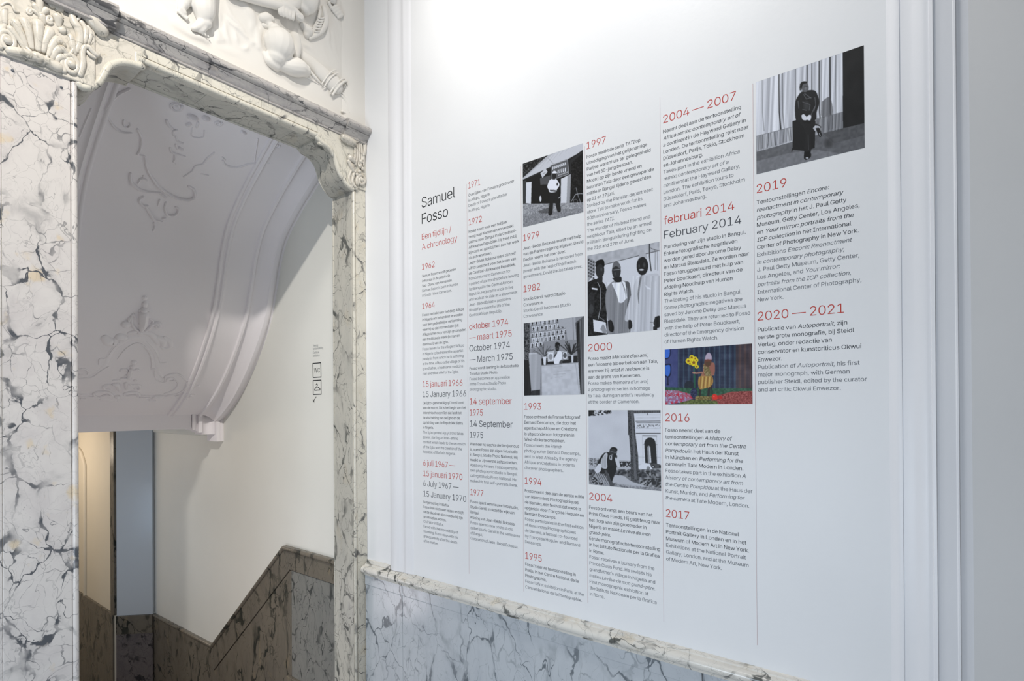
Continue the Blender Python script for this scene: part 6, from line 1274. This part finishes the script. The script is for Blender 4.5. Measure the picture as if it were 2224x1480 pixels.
p.poly([(688, 835), (990, 755), (990, 940), (770, 985), (700, 960)], .40, .45); p.line([(60, 1018), (450, 918)], 5, .5); p.line([(690, 832), (990, 757)], 5, .5)
p.poly([(985, 110), (1230, 20), (1230, 900), (992, 930)], .12); p.grain([(985, 110), (1230, 20), (1230, 900), (992, 930)], 30, .03)
fl_ = [(55, 1190), (450, 1075), (770, 985), (992, 930), (1230, 872), (1240, 1150), (50, 1440)]; p.poly(fl_, .40); p.poly([(55, 1290), (400, 1200), (700, 1160), (1000, 1200), (50, 1440)], .54, .6); p.poly([(780, 985), (1230, 872), (1235, 1000), (900, 1090)], .30, .6); p.grain(fl_, 12, .07); p.ell(840, 1090, 60, 60, .2, .7, 1)
p.poly([(450, 858), (500, 840), (700, 850), (690, 1140), (600, 1175), (455, 1160)], .11); p.line([(452, 1150), (445, 1180)], 10, .1)
p.sm([(500, 830), (620, 850), (700, 880), (760, 920), (690, 960), (645, 980), (650, 1180), (580, 1190), (590, 980), (540, 880)], .13); p.sm([(670, 930), (700, 900), (750, 920), (700, 960)], .75); p.sm([(700, 930), (740, 930), (765, 1000), (745, 1025), (720, 980)], .07); p.line([(740, 985), (748, 1010)], 8, .8)
p.sm([(578, 1185), (640, 1180), (650, 1235), (600, 1268), (576, 1250)], .08); p.ell(610, 1248, 16, 8, .75); p.line([(620, 1000), (625, 1160)], 6, .28)
p.sm([(500, 600), (545, 545), (620, 525), (690, 530), (720, 580), (735, 660), (710, 760), (700, 840), (620, 860), (500, 855), (478, 760), (480, 660)], .13)
for q in ([(570, 570), (600, 620), (650, 600)], [(560, 650), (640, 680), (630, 740)], [(510, 640), (520, 720)], [(690, 600), (700, 680), (680, 750)], [(650, 790), (690, 700)], [(560, 730), (600, 740)]): p.line(q, 7, .45, .8)
p.ell(600, 690, 40, 60, .34, .5, 1); p.line([(580, 560), (650, 610)], 8, .5, .7)
p.sm([(545, 795), (570, 780), (605, 815), (600, 845), (560, 840)], .88); p.sm([(605, 810), (630, 788), (652, 800), (640, 850), (608, 840)], .90); p.sm([(560, 850), (640, 850), (640, 880), (560, 870)], .1)
p.sm([(555, 450), (600, 440), (622, 480), (620, 520), (590, 545), (555, 530)], .38); p.sm([(525, 495), (535, 450), (570, 430), (605, 435), (600, 450), (560, 465), (548, 520), (530, 525)], .10); p.line([(572, 492), (610, 482)], 6, .18); p.ell(590, 505, 12, 22, .55, .6, 1); p.ell(540, 512, 8, 14, .34)
p.folds([(60, 1020), (450, 920), (450, 1065), (60, 1190)], 9, .25); p.folds([(690, 835), (990, 755), (990, 940), (770, 985), (700, 960)], 12, .25)
hang(p, 5, .986, .7035, 'black and white picture of a person in dark jacket seated on a box')
